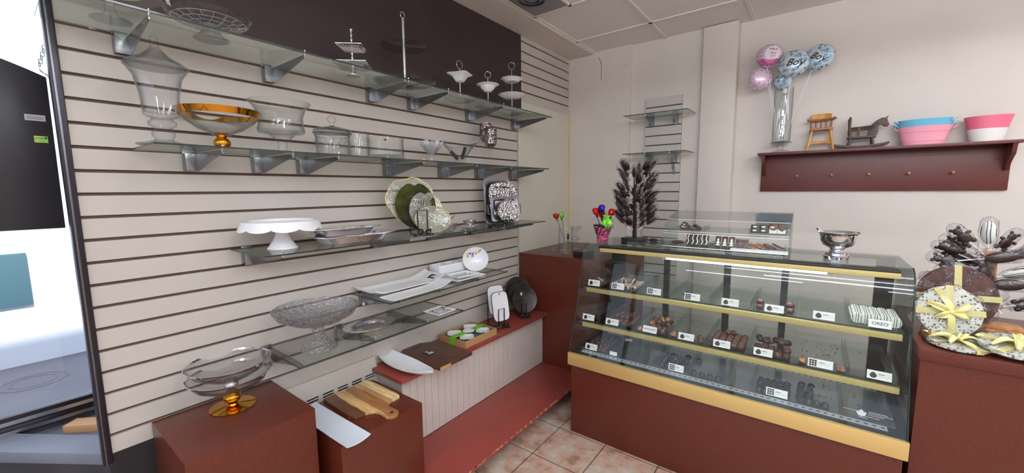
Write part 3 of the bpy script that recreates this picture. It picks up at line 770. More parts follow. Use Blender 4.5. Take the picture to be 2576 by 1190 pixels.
t = thing('glass_mug', 'clear glass mug with a curled handle between the candy jar and the glass bowl', 'mug', (0.12, 1.136, S2))
G().lathe([(0.0005, 0), (0.044, 0), (0.045, 0.08), (0.050, 0.130), (0.047, 0.130), (0.042, 0.08), (0.041, 0.008), (0.0005, 0.008)], 44).obj('mug_body', 'clear', t)
G().tube([(0.02 + 0.035 + 0.016 * math.cos(a), 0, 0.065 + 0.026 * math.sin(a)) for a in [(-110 + 22 * k) * PI / 180 for k in range(11)]], 0.005, 8).ball((0.052, 0, 0.09), 0.010, (1, 1, 1), 12, 8).obj('handle', 'clear', t, rot=(0, 0, 0.25))

t = thing('glass_bowl', 'low straight-sided clear glass bowl with a thick greenish base, second shelf', 'bowl', (0.20, 1.232, S2))
G().lathe([(0.0005, 0), (0.088, 0), (0.092, 0.004), (0.089, 0.012), (0.086, 0.016), (0.086, 0.104), (0.083, 0.104), (0.083, 0.02), (0.0005, 0.013)], 56).obj('glass_wall', 'clear', t)
G().lathe([(0.0005, 0.0015), (0.084, 0.0015), (0.082, 0.011), (0.0005, 0.011)], 44).obj('thick_base', 'shelfglass', t)
G().box(-0.006, 0.006, 0.0, 0.0006, -0.004, 0.004).obj('dark_sticker', 'ink', t, loc=(0.070, -0.053, 0.086), rot=(0, 0, 0.92))

t = thing('petal_dish', 'small footed frosted glass dish shaped like petals, second shelf', 'dish', (0.15, 1.572, S2))
G().lathe([(0.0005, 0), (0.030, 0), (0.028, 0.004), (0.010, 0.012), (0.014, 0.022), (0.008, 0.032), (0.013, 0.042), (0.020, 0.050), (0.0005, 0.050)], 30).obj('foot', 'frost', t)
g = G()
for lay, (n, tilt, ln) in enumerate(((9, 0.95, 0.088), (7, 0.60, 0.085))):
    for k in range(n):
        a = 2 * PI * k / n + lay * 0.3
        g.sheet(8, 6, lambda u, v, ln=ln: ((u) * ln, (v - .5) * 0.05 * math.sin(PI * (0.12 + 0.88 * u) ** 0.9) * (1.1 - 0.1 * u), 0.012 * (2 * v - 1) ** 2 + 0.02 * u * u), 0.002,
                T=T(0, 0, 0.048, rz=a) @ T(0.010, 0, 0, ry=-(PI / 2 - tilt)))
g.obj('petals', 'frost', t)

t = thing('boat_bowl', 'boat-shaped clear glass bowl holding a dark card, second shelf', 'bowl', (0.15, 1.80, S2), rz=1.15)
def boat(a, r, z): return (r * (1 + 0.30 * (z / 0.14) * abs(math.cos(a)) ** 3), z + 0.015 * (z / 0.14) ** 2 * math.cos(2 * a))
G().lathe([(0.0005, 0), (0.018, 0), (0.017, 0.010), (0.035, 0.035), (0.060, 0.080), (0.090, 0.120), (0.100, 0.127), (0.097, 0.129), (0.086, 0.124), (0.056, 0.082), (0.030, 0.040), (0.0005, 0.022)], 64, fn=boat, sy=0.85).obj('glass_boat', 'clear', t)
tag(G().box(-0.010, 0.010, -0.002, 0.002, 0, 0.075).obj('dark_card', 'ink', loc=(0.158, 1.808, S2 + 0.036), rot=(0.0, 0.34, 0.6), bevel=0.0005), 'dark upright card standing inside the boat-shaped glass bowl', 'card')
tag(G().box(-0.011, 0.011, -0.002, 0.002, 0, 0.065).obj('dark_card', 'ink', loc=(0.145, 1.790, S2 + 0.034), rot=(0.0, -0.75, 0.6), bevel=0.0005), 'dark leaning card, lower of the two inside the boat-shaped glass bowl', 'card')

def goblet(loc, label, h):
    t = thing('goblet', label, 'goblet', loc, group='mercury glass goblets')
    G().lathe([(0.0005, 0), (0.032, 0), (0.031, 0.002), (0.006, 0.006), (0.0045, 0.02), (0.0045, h - 0.03), (0.012, h - 0.012), (0.022, h), (0.0005, h)], 28).obj('stem', 'clear', t)
    G().lathe([(0.0005, h), (0.022, h), (0.038, h + 0.014), (0.041, h + 0.03), (0.041, h + 0.118), (0.039, h + 0.118), (0.038, h + 0.02), (0.0005, h + 0.006)], 40).obj('cup', 'mirror', t)
goblet((0.10, 2.105, S2), 'taller mercury glass goblet, the one nearer the wall', 0.172)
goblet((0.18, 2.062, S2), 'shorter mercury glass goblet standing in front of its pair', 0.128)

# ---------------------------------------------------------------- third shelf
t = thing('cake_stand', 'white porcelain cake stand with a scalloped skirt on the third shelf', 'cake stand', (0.158, 0.736, S3))
G().lathe([(0.0005, 0), (0.058, 0), (0.057, 0.004), (0.050, 0.010), (0.048, 0.015), (0.034, 0.035), (0.023, 0.062), (0.022, 0.085), (0.026, 0.1), (0.0005, 0.1)], 48).obj('pedestal', 'porc', t)
def skirt(a, r, z):
    w = abs(math.sin(5 * a)) ** 0.6
    return (r * (1 + (0.02 * w if r > 0.13 else 0)), z - (0.010 * w if z < 0.092 and r > 0.1 else 0) + (0.006 if z < 0.092 and r > 0.1 else 0))
G().lathe([(0.0005, 0.098), (0.12, 0.098), (0.139, 0.094), (0.149, 0.080), (0.153, 0.080), (0.144, 0.101), (0.138, 0.114), (0.128, 0.116), (0.124, 0.106), (0.0005, 0.104)], 120, fn=skirt).obj('plate', 'porc', t)

def tray_long(t, name, a, b, z, mat, p=4.0, deep=0.03, lip=0.02, wob=0.0):
    def se(ang, r, zz):
        k = (abs(math.cos(ang)) ** p + abs(math.sin(ang)) ** p) ** (-1 / p)
        return (r * k, zz + wob * math.sin(ang * 11) * (1 if r > 0.8 else 0))
    return G().lathe([(0.0005, z), (0.66, z), (0.80, z + deep), (1.0, z + deep + 0.006), (1.0, z + deep + 0.009), (0.79, z + deep + 0.003), (0.65, z + 0.003), (0.0005, z + 0.003)], 72, fn=se, sx=a, sy=b).obj(name, mat, t)
t = thing('serving_tray', 'crinkle-edged silver tray, lower of the two stacked on the third shelf', 'tray', (0.19, 1.035, S3), rz=0.03)
tray_long(t, 'tray_body', 0.100, 0.205, 0, 'silver', 5, 0.028, wob=0.002)
t = thing('serving_tray', 'smooth oblong silver tray, upper of the two stacked on the third shelf', 'tray', (0.15, 1.01, S3 + 0.0315), rz=-0.03)
tray_long(t, 'tray_body', 0.090, 0.185, 0, 'silver', 3, 0.026)

def easel(t, w=0.05, h=0.16, back=0.07, front_h=0.10):
    """wire plate easel, front towards local +x"""
    g = G(); r = 0.0034
    for s in (-1, 1):
        g.tube([(-back, s * w * .8, h), (-back, s * w * .8, r), (back, s * w * .8, r), (back + 0.004, s * w * .8, 0.012)], r, 6)
    g.tube([(-back, -w * .8, h), (-back, w * .8, h)], r, 6).tube([(-back, -w * .8, h * .45), (-back, w * .8, h * .45)], r, 6)
    g.tube([(0.0, -w * .8, r), (0.0, w * .8, r)], r, 6)
    g.obj('back_frame', 'blackwire', t)
    g = G().tube([(back * .55, -w * .45, 0.012), (back * .55, -w * .45, front_h), (back * .55, w * .45, front_h), (back * .55, w * .45, 0.012)], r * 1.1, 6)
    g.obj('front_hoop', 'blackwire', t)
    g = G()
    for s in (-1, 1):
        pts = []
        for k in range(26):
            a = k / 25 * 3.6 * PI; rr = 0.017 * (1 - k / 34)
            pts.append((back + 0.006, s * (w * .36) + s * rr * math.cos(a + 0.4), 0.020 + rr * math.sin(a + 0.4)))
        g.tube(pts, r * 1.1, 6)
    g.obj('scroll_foot', 'blackwire', t)
def plate_on(t_name, label, cat, loc, tilt, rz, prof, mat, fn=None, sx=1, sy=1, n=56, part='plate_body', group=None, extra=None):
    """a plate standing on edge: built lying, then turned so that its face looks along +x and leans back"""
    t = thing(t_name, label, cat, loc, rz=0, group=group)
    t.rotation_euler = (Euler((0, 0, rz)).to_matrix() @ Euler((0, PI / 2 - tilt, 0)).to_matrix()).to_euler()
    G().lathe(prof, n, fn=fn, sx=sx, sy=sy).obj(part, mat, t)
    if extra: extra(t)
    return t
RZ1 = -0.55
t = thing('plate_easel', 'black wire easel holding the green leaf plates on the third shelf', 'easel', (0.258, 1.388, S3), rz=-0.5)
easel(t, 0.055, 0.20, 0.075, 0.13)
def flat(R, th=0.004, rise=0.012): return [(0.0005, 0), (R * .6, 0), (R, rise), (R, rise + th * .6), (R * .6, th), (0.0005, th)]
def scal(n, d): return lambda a, r, z: (r * (1 + d * abs(math.sin(n * a / 2)) * (r > 0.05)), z)
def torn(a, r, z): return (r * (1 + (0.05 * math.sin(3 * a + 1) + 0.03 * math.sin(7 * a) + 0.012 * math.sin(17 * a)) * (r > 0.05)), z)
plate_on('serving_plate', 'torn-edged clear plate with a gold rim, rearmost on the green plate easel', 'plate', (0.165, 1.395, S3 + 0.178), 0.16, -0.42, flat(0.125), 'leafclear', torn,
         extra=lambda t: G().tube([(0.125 * (1 + 0.05 * math.sin(3 * a + 1) + 0.03 * math.sin(7 * a) + 0.012 * math.sin(17 * a)) * math.cos(a), 0.125 * (1 + 0.05 * math.sin(3 * a + 1) + 0.03 * math.sin(7 * a) + 0.012 * math.sin(17 * a)) * math.sin(a), 0.0135) for a in [2 * PI * k / 90 for k in range(90)]], 0.0022, 5, closed=True).obj('gold_rim', 'goldtrim', t))
def leafveins(R, n, mat):
    def f(t):
        g = G()
        for k in range(n):
            a = PI + (k - (n - 1) / 2) * (3.9 / n); x0 = 0.55 * R
            g.tube([(x0, 0, 0.006), (x0 + 0.6 * R * math.cos(a), 0.62 * R * math.sin(a), 0.008), (x0 + 1.35 * R * math.cos(a) * (1 if abs(math.sin(a)) < .7 else .7), 0.9 * R * math.sin(a), 0.012)], 0.0011, 4)
        g.obj('leaf_veins', mat, t)
    return f
notch = lambda a, r, z: (r * (1 - 0.14 * math.exp(-((abs(a - PI)) / 0.16) ** 2) * (r > 0.05)), z)
plate_on('serving_plate', 'dark green leaf-shaped plate on the wire easel', 'plate', (0.192, 1.408, S3 + 0.150), 0.20, -0.45, flat(0.108), 'leafgreen', notch, sx=1.15, extra=leafveins(0.105, 22, 'ink'))
plate_on('serving_plate', 'clear ribbed leaf-shaped plate in front of the dark green one', 'plate', (0.226, 1.45, S3 + 0.120), 0.24, -0.45, flat(0.092), 'leafclear', notch, sx=1.15, extra=leafveins(0.09, 22, 'greyt'))
plate_on('serving_plate', 'oval beaded glass plate in front on the green plate easel', 'plate', (0.272, 1.455, S3 + 0.074), 0.28, -0.5, flat(0.072), 'leafclear', None, sx=1.0, sy=1.35,
         extra=lambda t: [G().ball((0, 0, 0), 0.0001)] and (lambda g: ([g.ball((0.071 * math.cos(a), 0.096 * math.sin(a), 0.0135), 0.0042, (1, 1, 1), 8, 5) for a in [2 * PI * k / 44 for k in range(44)]], g.obj('beaded_rim', 'goldtrim', t)))(G()))
t = thing('candle_bowl', 'ruffled clear glass bowl on the third shelf beside the beaded plate', 'bowl', (0.20, 1.60, S3), rz=0.6)
ruf = lambda a, r, z: (r * (1 + 0.16 * (z / 0.08) ** 2 * math.cos(4 * a)), z + 0.014 * (z / 0.08) ** 2 * math.cos(4 * a))
G().lathe([(0.0005, 0), (0.036, 0), (0.038, 0.006), (0.030, 0.022), (0.032, 0.05), (0.062, 0.074), (0.060, 0.076), (0.029, 0.053), (0.026, 0.025), (0.0005, 0.012)], 64, fn=ruf).obj('glass_body', 'clear', t)
t = thing('crystal_dish', 'little cut crystal dish against the beaded glass plate', 'dish', (0.285, 1.560, S3))
G().lathe([(0.0005, 0), (0.028, 0), (0.044, 0.020), (0.048, 0.048), (0.044, 0.048), (0.038, 0.022), (0.0005, 0.008)], 40, fn=scal(16, 0.05)).obj('dish_body', 'crystal', t)
t = thing('silver_dish', 'small ruffled silver dish with a cup, third shelf before the silver trays', 'dish', (0.22, 1.80, S3))
G().lathe([(0.0005, 0), (0.030, 0), (0.054, 0.012), (0.056, 0.016), (0.030, 0.006), (0.0005, 0.006)], 48, fn=scal(8, 0.08)).obj('saucer', 'silver', t)
G().lathe([(0.0005, 0.007), (0.028, 0.009), (0.030, 0.028), (0.042, 0.046), (0.040, 0.047), (0.026, 0.030), (0.0005, 0.014)], 48, fn=scal(6, 0.06)).obj('cup', 'hammered', t)

t = thing('plate_easel', 'black wire easel holding the silver trays on the third shelf', 'easel', (0.240, 2.118, S3), rz=-0.5)
easel(t, 0.05, 0.17, 0.07, 0.05)
sq6 = lambda a, r, z: (r * (abs(math.cos(a)) ** 6 + abs(math.sin(a)) ** 6) ** (-1 / 6.0) * (1 if r > 0.01 else 1), z)
sq4 = lambda a, r, z: (r * (abs(math.cos(a)) ** 4 + abs(math.sin(a)) ** 4) ** (-1 / 4.0), z)
sq12 = lambda a, r, z: (r * (abs(math.cos(a)) ** 14 + abs(math.sin(a)) ** 14) ** (-1 / 14.0), z)
def deep(R, rise=0.018): return [(0.0005, 0), (R * .72, 0), (R * .80, rise), (R, rise + .003), (R, rise + .006), (R * .78, rise + .003), (R * .70, .003), (0.0005, .003)]
plate_on('serving_tray', 'dark pewter rectangular tray, rearmost on the silver tray easel', 'tray', (0.140, 2.165, S3 + 0.155), 0.10, -0.5, deep(0.098, 0.008), 'pewter', sq12, sx=1.58, sy=1.0)
plate_on('serving_tray', 'hammered silver tray with rounded corners and beaded rim', 'tray', (0.168, 2.185, S3 + 0.165), 0.13, -0.5, deep(0.098), 'hammered', sq4, sx=1.16, sy=1.03)
plate_on('serving_tray', 'pewter rectangular tray with side handles, behind the round hammered plate', 'tray', (0.192, 2.178, S3 + 0.097), 0.16, -0.5, deep(0.090, 0.012), 'pewter', sq12, sx=0.95, sy=1.15,
         extra=lambda t: [G().tube([(-0.035, s * 0.103, 0.012), (-0.03, s * 0.122, 0.014), (0.03, s * 0.122, 0.014), (0.035, s * 0.103, 0.012)], 0.004, 8).obj('handle', 'pewter', t) for s in (-1, 1)])
plate_on('serving_plate', 'round hammered silver plate, front on the silver tray easel', 'plate', (0.235, 2.170, S3 + 0.086), 0.2, -0.5, [(0.0005, 0), (0.070, 0.0), (0.078, 0.012), (0.082, 0.014), (0.080, 0.017), (0.070, 0.005), (0.0005, 0.003)], 'hammered')

# ---------------------------------------------------------------- fourth shelf
def platter(t, name, x0, x1, y0, y1, hfun, th=0.004, mat='porc', nu=20, nv=24):
    G().sheet(nu, nv, lambda u, v: (x0 + (x1 - x0) * u, y0 + (y1 - y0) * v, th + hfun(u, v)), th).obj(name, mat, t, bevel=0)
t = thing('long_platter', 'long white platter with a raised slotted handle, rear one on the fourth shelf', 'platter', (0.10, 1.37, S4))
def h1(u, v): return 0.012 * max(0, (abs(u - 0.5) * 2 - 0.55) / 0.45) ** 1.6 + 0.020 * (max(0, 0.12 - v) / 0.12) ** 1.5 + 0.034 * (max(0, v - 0.74) / 0.26) ** 1.5
g = G()
nu, nv = 20, 30
vs, fs = [], []
def P1(i, j):
    u, v = i / nu, j / nv
    return (-0.085 + 0.19 * u, -0.24 + 0.48 * v + 0.0 * u, 0.005 + h1(u, v))
for i in range(nu + 1):
    for j in range(nv + 1): vs.append(P1(i, j))
nn = len(vs); vs += [(x, y, z - 0.004) for x, y, z in vs]
hole = lambda i, j: 8 <= i < 15 and nv - 4 <= j < nv - 1
for i in range(nu):
    for j in range(nv):
        a = i * (nv + 1) + j
        if hole(i, j):
            for (di, dj, e0, e1) in ((-1, 0, a, a + 1), (1, 0, a + nv + 1, a + nv + 2), (0, -1, a, a + nv + 1), (0, 1, a + 1, a + nv + 2)):
                if not hole(i + di, j + dj): fs.append((e0, e1, e1 + nn, e0 + nn))
            continue
        fs.append((a, a + nv + 1, a + nv + 2, a + 1)); fs.append((nn + a, nn + a + 1, nn + a + nv + 2, nn + a + nv + 1))
rim = [j for j in range(nv)] + [i * (nv + 1) + nv for i in range(nu)] + [nu * (nv + 1) + j for j in range(nv, 0, -1)] + [i * (nv + 1) for i in range(nu, 0, -1)]
for a, b in zip(rim, rim[1:] + rim[:1]): fs.append((a, b, nn + b, nn + a))
g.add(vs, fs).obj('platter_body', 'porc', t)
t = thing('long_platter', 'narrow white platter with one curled end, front one on the fourth shelf', 'platter', (0.268, 1.345, S4), rz=0.03)
platter(t, 'platter_body', -0.056, 0.056, -0.20, 0.20, lambda u, v: 0.027 * (max(0, v - 0.72) / 0.28) ** 1.6 + 0.003 * (2 * u - 1) ** 4)
t = thing('square_plate', 'white square plate under the patterned little plate, fourth shelf', 'plate', (0.205, 1.68, S4))
platter(t, 'plate_body', -0.115, 0.115, -0.090, 0.150, lambda u, v: 0.012 * max(abs(2 * u - 1), abs(2 * v - 1)) ** 8)
t = thing('compartment_dish', 'white three-compartment dish at the back of the fourth shelf', 'dish', (0.078, 1.768, S4 + 0.018), rz=-0.04)
g = G(); a, b, hh, wl = 0.045, 0.135, 0.054, 0.004
g.box(-a, a, -b, b, 0, 0.004)
for x in (-a, a - wl): g.box(x, x + wl, -b, b, 0.004, hh)
for y in (-b, -b / 3 - wl / 2, b / 3 - wl / 2, b - wl): g.box(-a + wl, a - wl, y, y + wl, 0.004, hh)
g.obj('dish_body', 'porc', t, bevel=0.001)
def print_marks(t, w, l, z, n=26, seed=1):
    rr = random.Random(seed)
    for nm, k, mt in (('grey_print', n, 'greyt'), ('blue_print', n // 3, 'blueink'), ('gold_print', n // 3, 'yelink')):
        g = G()
        for _ in range(k):
            x, y, a = rr.uniform(-w, w), rr.uniform(-l, l), rr.uniform(0, PI)
            g.lathe([(0.0005, 0), (0.0045, 0), (0.0045, 0.0004), (0.0005, 0.0004)], 8, sx=1.5, sy=0.6, T=T(x, y, z, rz=a, s=rr.uniform(.6, 1.3)))
        g.obj(nm, mt, t)
t = thing('patterned_tray', 'small white printed tray lying on the square plate, fourth shelf', 'tray', (0.235, 1.715, S4 + 0.014), rz=-0.12)
platter(t, 'tray_body', -0.062, 0.062, -0.085, 0.085, lambda u, v: 0.010 * max(abs(2 * u - 1), abs(2 * v - 1)) ** 10)
print_marks(t, 0.040, 0.060, 0.0045, 30, 3)
t = thing('display_bowl', 'white bowl standing on edge with a painted clothesline, fourth shelf', 'bowl', (0.175, 1.895, S4 + 0.084))
t.rotation_euler = (Euler((0, 0, -0.62)).to_matrix() @ Euler((0, PI / 2 - 0.22, 0)).to_matrix()).to_euler()
G().lathe([(0.0005, -0.030), (0.030, -0.030), (0.062, -0.012), (0.079, 0.010), (0.077, 0.012), (0.058, -0.007), (0.028, -0.025), (0.0005, -0.026)], 64, sy=1.08).obj('bowl_body', 'porc', t)
def bz(x, y):
    r = math.hypot(x, y / 1.08); pr = [(0, -0.0253), (0.028, -0.0248), (0.058, -0.0065), (0.077, 0.0125)]
    for (r0, z0), (r1, z1) in zip(pr, pr[1:]):
        if r <= r1: return z0 + (z1 - z0) * (r - r0) / (r1 - r0)
    return 0.0125
def patch(g, cx, cy, w, h):
    vs = [(x, y, bz(x, y) + 0.0012) for x, y in ((cx - h / 2, cy - w / 2), (cx + h / 2, cy - w / 2), (cx + h / 2, cy + w / 2), (cx - h / 2, cy + w / 2))]
    vs += [(x, y, z - 0.0008) for x, y, z in vs]
    g.add(vs, [(0, 1, 2, 3), (7, 6, 5, 4), (0, 4, 5, 1), (1, 5, 6, 2), (2, 6, 7, 3), (3, 7, 4, 0)])
for nm, mt, items in (('yellow_clothes', 'yelink', ((-0.030, -0.046, .014, .020), (-0.020, -0.046, .018, .012), (-0.038, 0.010, .016, .014))), ('blue_trousers', 'blueink', ((-0.036, -0.012, .012, .014), (-0.024, -0.016, .005, .018), (-0.024, -0.007, .005, .018))), ('black_clothes', 'ink', ((-0.038, -0.030, .010, .009), (-0.046, 0.028, .006, .008), (-0.056, 0.036, .008, .006)))):
    g = G()
    for it in items: patch(g, *it)
    g.obj(nm, mt, t)
G().tube([(x, y, bz(x, y) + 0.0012) for x, y in ((-0.036, -0.060), (-0.042, -0.04), (-0.045, -0.02), (-0.047, 0.0), (-0.052, 0.02), (-0.060, 0.038))], 0.0006, 4).obj('clothesline', 'ink', t)
t = thing('plate_holder', 'clear acrylic holder under the clothesline bowl, fourth shelf', 'holder', (0.185, 1.885, S4), rz=-0.62)
G().box(-0.03, 0.035, -0.03, 0.03, 0, 0.003).box(0.028, 0.031, -0.03, -0.02, 0.003, 0.020).box(0.028, 0.031, 0.02, 0.03, 0.003, 0.020).obj('holder_body', 'thin', t)

# ---------------------------------------------------------------- lowest shelf
t = thing('pedestal_bowl', 'large cut crystal pedestal bowl on the lowest glass shelf', 'bowl', (0.205, 0.835, S5))
G().lathe([(0.0005, 0), (0.075, 0), (0.073, 0.005), (0.048, 0.024), (0.030, 0.05), (0.022, 0.078), (0.027, 0.098), (0.036, 0.106), (0.0005, 0.106)], 72, fn=lambda a, r, z: (r * (1 + 0.035 * math.cos(18 * a)), z)).obj('pedestal', 'crystal', t)
G().lathe([(0.0005, 0.104), (0.036, 0.106), (0.10, 0.120), (0.150, 0.146), (0.166, 0.168), (0.173, 0.182), (0.169, 0.183), (0.158, 0.165), (0.146, 0.150), (0.10, 0.126), (0.0005, 0.112)], 96, fn=lambda a, r, z: (r * (1 + 0.012 * math.cos(24 * a + r * 60)), z)).obj('bowl_body', 'crystal', t)
G().lathe([(0.171, 0.179), (0.174, 0.182), (0.171, 0.185), (0.168, 0.182)], 80, closed=True).obj('clear_rim', 'clear', t)
t = thing('oval_tray', 'plain oval silver tray on the lowest glass shelf', 'tray', (0.165, 1.115, S5), rz=0.02)
G().lathe([(0.0005, 0), (0.60, 0), (0.66, 0.008), (0.72, 0.014), (1.0, 0.017), (1.0, 0.020), (0.70, 0.017), (0.63, 0.010), (0.58, 0.003), (0.0005, 0.003)], 72, sx=0.094, sy=0.136).obj('tray_body', 'silver', t)
t = thing('patterned_tray', 'small white printed tray on the corner end of the lowest glass shelf', 'tray', (0.258, 1.50, S5), rz=0.05)
platter(t, 'tray_body', -0.062, 0.062, -0.068, 0.068, lambda u, v: 0.006 * max(abs(2 * u - 1), abs(2 * v - 1)) ** 10)
print_marks(t, 0.045, 0.052, 0.0045, 30, 5)
t = thing('trinket', 'little patterned shape lying on the printed tray of the lowest shelf', 'trinket', (0.235, 1.545, S5 + 0.0046), rz=0.3)
G().prism([(-0.02, -0.012), (0.0, -0.006), (0.02, -0.014), (0.012, 0.0), (0.022, 0.012), (0.0, 0.008), (-0.018, 0.014), (-0.010, 0.0)], 0, 0.006).obj('trinket_body', 'leafclear', t)

# ---------------------------------------------------------------- ledge
def wire_plate_stack(): pass
t = thing('plate_easel', 'tall black wire easel holding the white square plates on the ledge', 'easel', (0.165, 2.135, LEDGE), rz=-0.32)
easel(t, 0.052, 0.245, 0.075, 0.135)
rsq = lambda a, r, z: (r * (abs(math.cos(a)) ** 5 + abs(math.sin(a)) ** 5) ** (-1 / 5.0), z)
for (lx, lz, tl, lab, ex) in ((0.135, 0.185, 0.18, 'white square plate, rear one on the ledge easel', 0), (0.178, 0.145, 0.22, 'white square plate with a hanging loop, front one on the ledge easel', 1)):
    pl = plate_on('square_plate', lab, 'plate', (lx, 2.14 if ex else 2.145, LEDGE + lz), tl, -0.32, [(0.0005, 0), (0.060, 0), (0.070, 0.006), (0.070, 0.008), (0.058, 0.004), (0.0005, 0.004)], 'porc', rsq, sx=1.45, sy=0.93)
    G().lathe([(0.0705, 0.0035), (0.0735, 0.0035), (0.0735, 0.0085), (0.0705, 0.0085)], 56, fn=rsq, sx=1.43, sy=0.93, closed=True).obj('dark_edge', 'pewter', pl)
    if ex: G().box(-0.095, -0.080, -0.002, 0.002, 0.006, 0.010).obj('hook', 'black', pl)
t = thing('plate_easel', 'black wire easel holding the dark round plates on the ledge', 'easel', (0.165, 2.425, LEDGE), rz=-0.55)
easel(t, 0.045, 0.11, 0.07, 0.105)
for k, (x, y, z, R, lab) in enumerate(((0.098, 2.452, 0.185, 0.105, 'dark metal round plate, rearmost of three on the ledge'), (0.125, 2.448, 0.158, 0.103, 'dark metal round plate, middle of three on the ledge'), (0.172, 2.440, 0.126, 0.104, 'dark metal round plate with a price sticker, front of three on the ledge'))):
    pl = plate_on('round_plate', lab, 'plate', (x, y, LEDGE + z), 0.24, -0.5, [(0.0005, 0), (R * .8, 0), (R, 0.012), (R, 0.015), (R * .78, 0.004), (0.0005, 0.004)], M('dark_metal_plate_%d' % k, (92, 86, 84), 0.42, 0.75, noise=0.45, scale=14), None, group='dark round plates')
    if k == 2: G().box(-0.054, -0.034, -0.026, -0.014, 0.0045, 0.0055).obj('price_sticker', 'paper', pl)

t = thing('gift_box', 'open kraft gift box of white dishes tied with green ribbon on the ledge', 'box', (0.148, 1.845, LEDGE), rz=0.0)
hx, hy, hz = 0.115, 0.150, 0.046
G().box(-hx, hx, -hy, hy, 0, 0.004).box(-hx, -hx + .004, -hy, hy, .004, hz).box(hx - .004, hx, -hy, hy, .004, hz).box(-hx + .004, hx - .004, -hy, -hy + .004, .004, hz).box(-hx + .004, hx - .004, hy - .004, hy, .004, hz).obj('box_tray', 'kraft', t)
G().box(-hx + .004, hx - .004, -hy + .004, hy - .004, 0.004, 0.030).obj('printed_insert', 'greyt', t)
for k, (x, y) in enumerate(((-0.055, -0.075), (0.055, -0.075), (-0.055, 0.075), (0.055, 0.075))):
    d = G().lathe([(0.0005, 0.031), (0.028, 0.031), (0.050, 0.042), (0.049, 0.0435), (0.027, 0.034), (0.0005, 0.034)], 32, fn=lambda a, r, z: (r * (1 + 0.10 * math.cos(4 * a)), z), c=(x, y, 0)).obj('white_dish', 'porc', t)
G().box(-0.022, 0.022, -hy - 0.001, -hy + 0.001 + 2 * hy, hz + 0.0005, hz + 0.0015).box(-0.022, 0.022, -hy - 0.0015, -hy - 0.0005, 0, hz + 0.0015).box(-0.022, 0.022, hy + 0.0005, hy + 0.0015, 0, hz + 0.0015).obj('green_ribbon', 'grn', t)
G().lathe([(0.0005, 0.047), (0.038, 0.047), (0.038, 0.0482), (0.0005, 0.0482)], 24, fn=scal(9, 0.2)).obj('paper_flower', 'paper', t)

t = thing('cutting_board', 'thick dark walnut cutting board with a slot handle on the ledge', 'cutting board', (0.175, 1.475, LEDGE), rz=0.0)
pts = [(0.185, -0.080), (0.185, 0.175), (-0.06, 0.175), (-0.13, 0.145), (-0.175, 0.09), (-0.188, 0.02), (-0.178, -0.05), (-0.14, -0.085), (-0.08, -0.095)]
g = G(); 
def blob(c, a, b, n=18): return [(c[0] + a * math.cos(2 * PI * k / n), c[1] + b * math.sin(2 * PI * k / n)) for k in range(n)]
g.prism(pts, 0, 0.020).obj('board', 'wdark', t, bevel=0.003)
G().prism(blob((-0.135, 0.03), 0.014, 0.042), 0.0202, 0.0212).obj('slot_handle', 'chocp', t)
G().prism([(0.184, -0.078), (0.184, 0.0), (0.187, 0.0), (0.187, -0.078)], 0.002, 0.018).obj('sapwood_edge', 'wedge', t)
G().box(-0.045, 0.015, -0.012, 0.046, 0.0202, 0.0212).obj('sticker', 'blackwire', t)
G().prism([(-0.038, 0.0), (-0.02, 0.015), (-0.038, 0.030)], 0.0212, 0.0218).box(-0.016, 0.010, 0.004, 0.038, 0.0212, 0.0216).obj('sticker_print', 'greylab', t)

t = thing('boat_dish', 'long white boat-shaped dish overhanging the end of the ledge', 'dish', (0.165, 1.300, LEDGE), rz=-0.06)
def boatf(u, v):
    x = (u - 0.5) * 0.54; s = max(0.0, 1 - (2 * u - 1) ** 2) ** 0.75
    w = 0.066 * s + 0.001; y = (2 * v - 1) * w
    return (x, y, 0.006 + 0.052 * abs(2 * u - 1) ** 2.4 + 0.030 * (2 * v - 1) ** 2 * (0.3 + 0.7 * s))
G().sheet(36, 12, boatf, 0.005).obj('dish_body', 'porc', t)

# ---------------------------------------------------------------- plinth tops
t = thing('cutting_board', 'striped light and dark wood cutting board with a round handle', 'cutting board', (0.225, 1.010, 0.5005), rz=0.0)
pts = [(-0.128, -0.121), (0.112, -0.128), (0.136, -0.116), (0.145, -0.06), (0.160, -0.036), (0.185, -0.028), (0.225, -0.030)]
pts += [(0.235 + 0.032 * math.cos(a), 0.0 + 0.032 * math.sin(a)) for a in [math.radians(-70 + 20 * k) for k in range(8)]]
pts += [(0.225, 0.030), (0.185, 0.028), (0.160, 0.036), (0.145, 0.06), (0.142, 0.116), (0.125, 0.124), (-0.128, 0.124)]
G().prism(pts, 0, 0.017).obj('board', 'acacia', t, bevel=0.004)
G().lathe([(0.0005, 0.0172), (0.010, 0.0172), (0.010, 0.018), (0.0005, 0.018)], 20, c=(0.238, 0, 0)).obj('handle_hole', 'rock', t)
t = thing('rectangular_platter', 'pale rectangular ceramic platter hanging over the edge of the shorter plinth', 'platter', (0.31, 0.806, 0.5005), rz=0.02)
platter(t, 'platter_body', -0.215, 0.215, -0.053, 0.053, lambda u, v: 0.014 * (2 * v - 1) ** 2 * 0.6 + 0.004, mat='porc2')
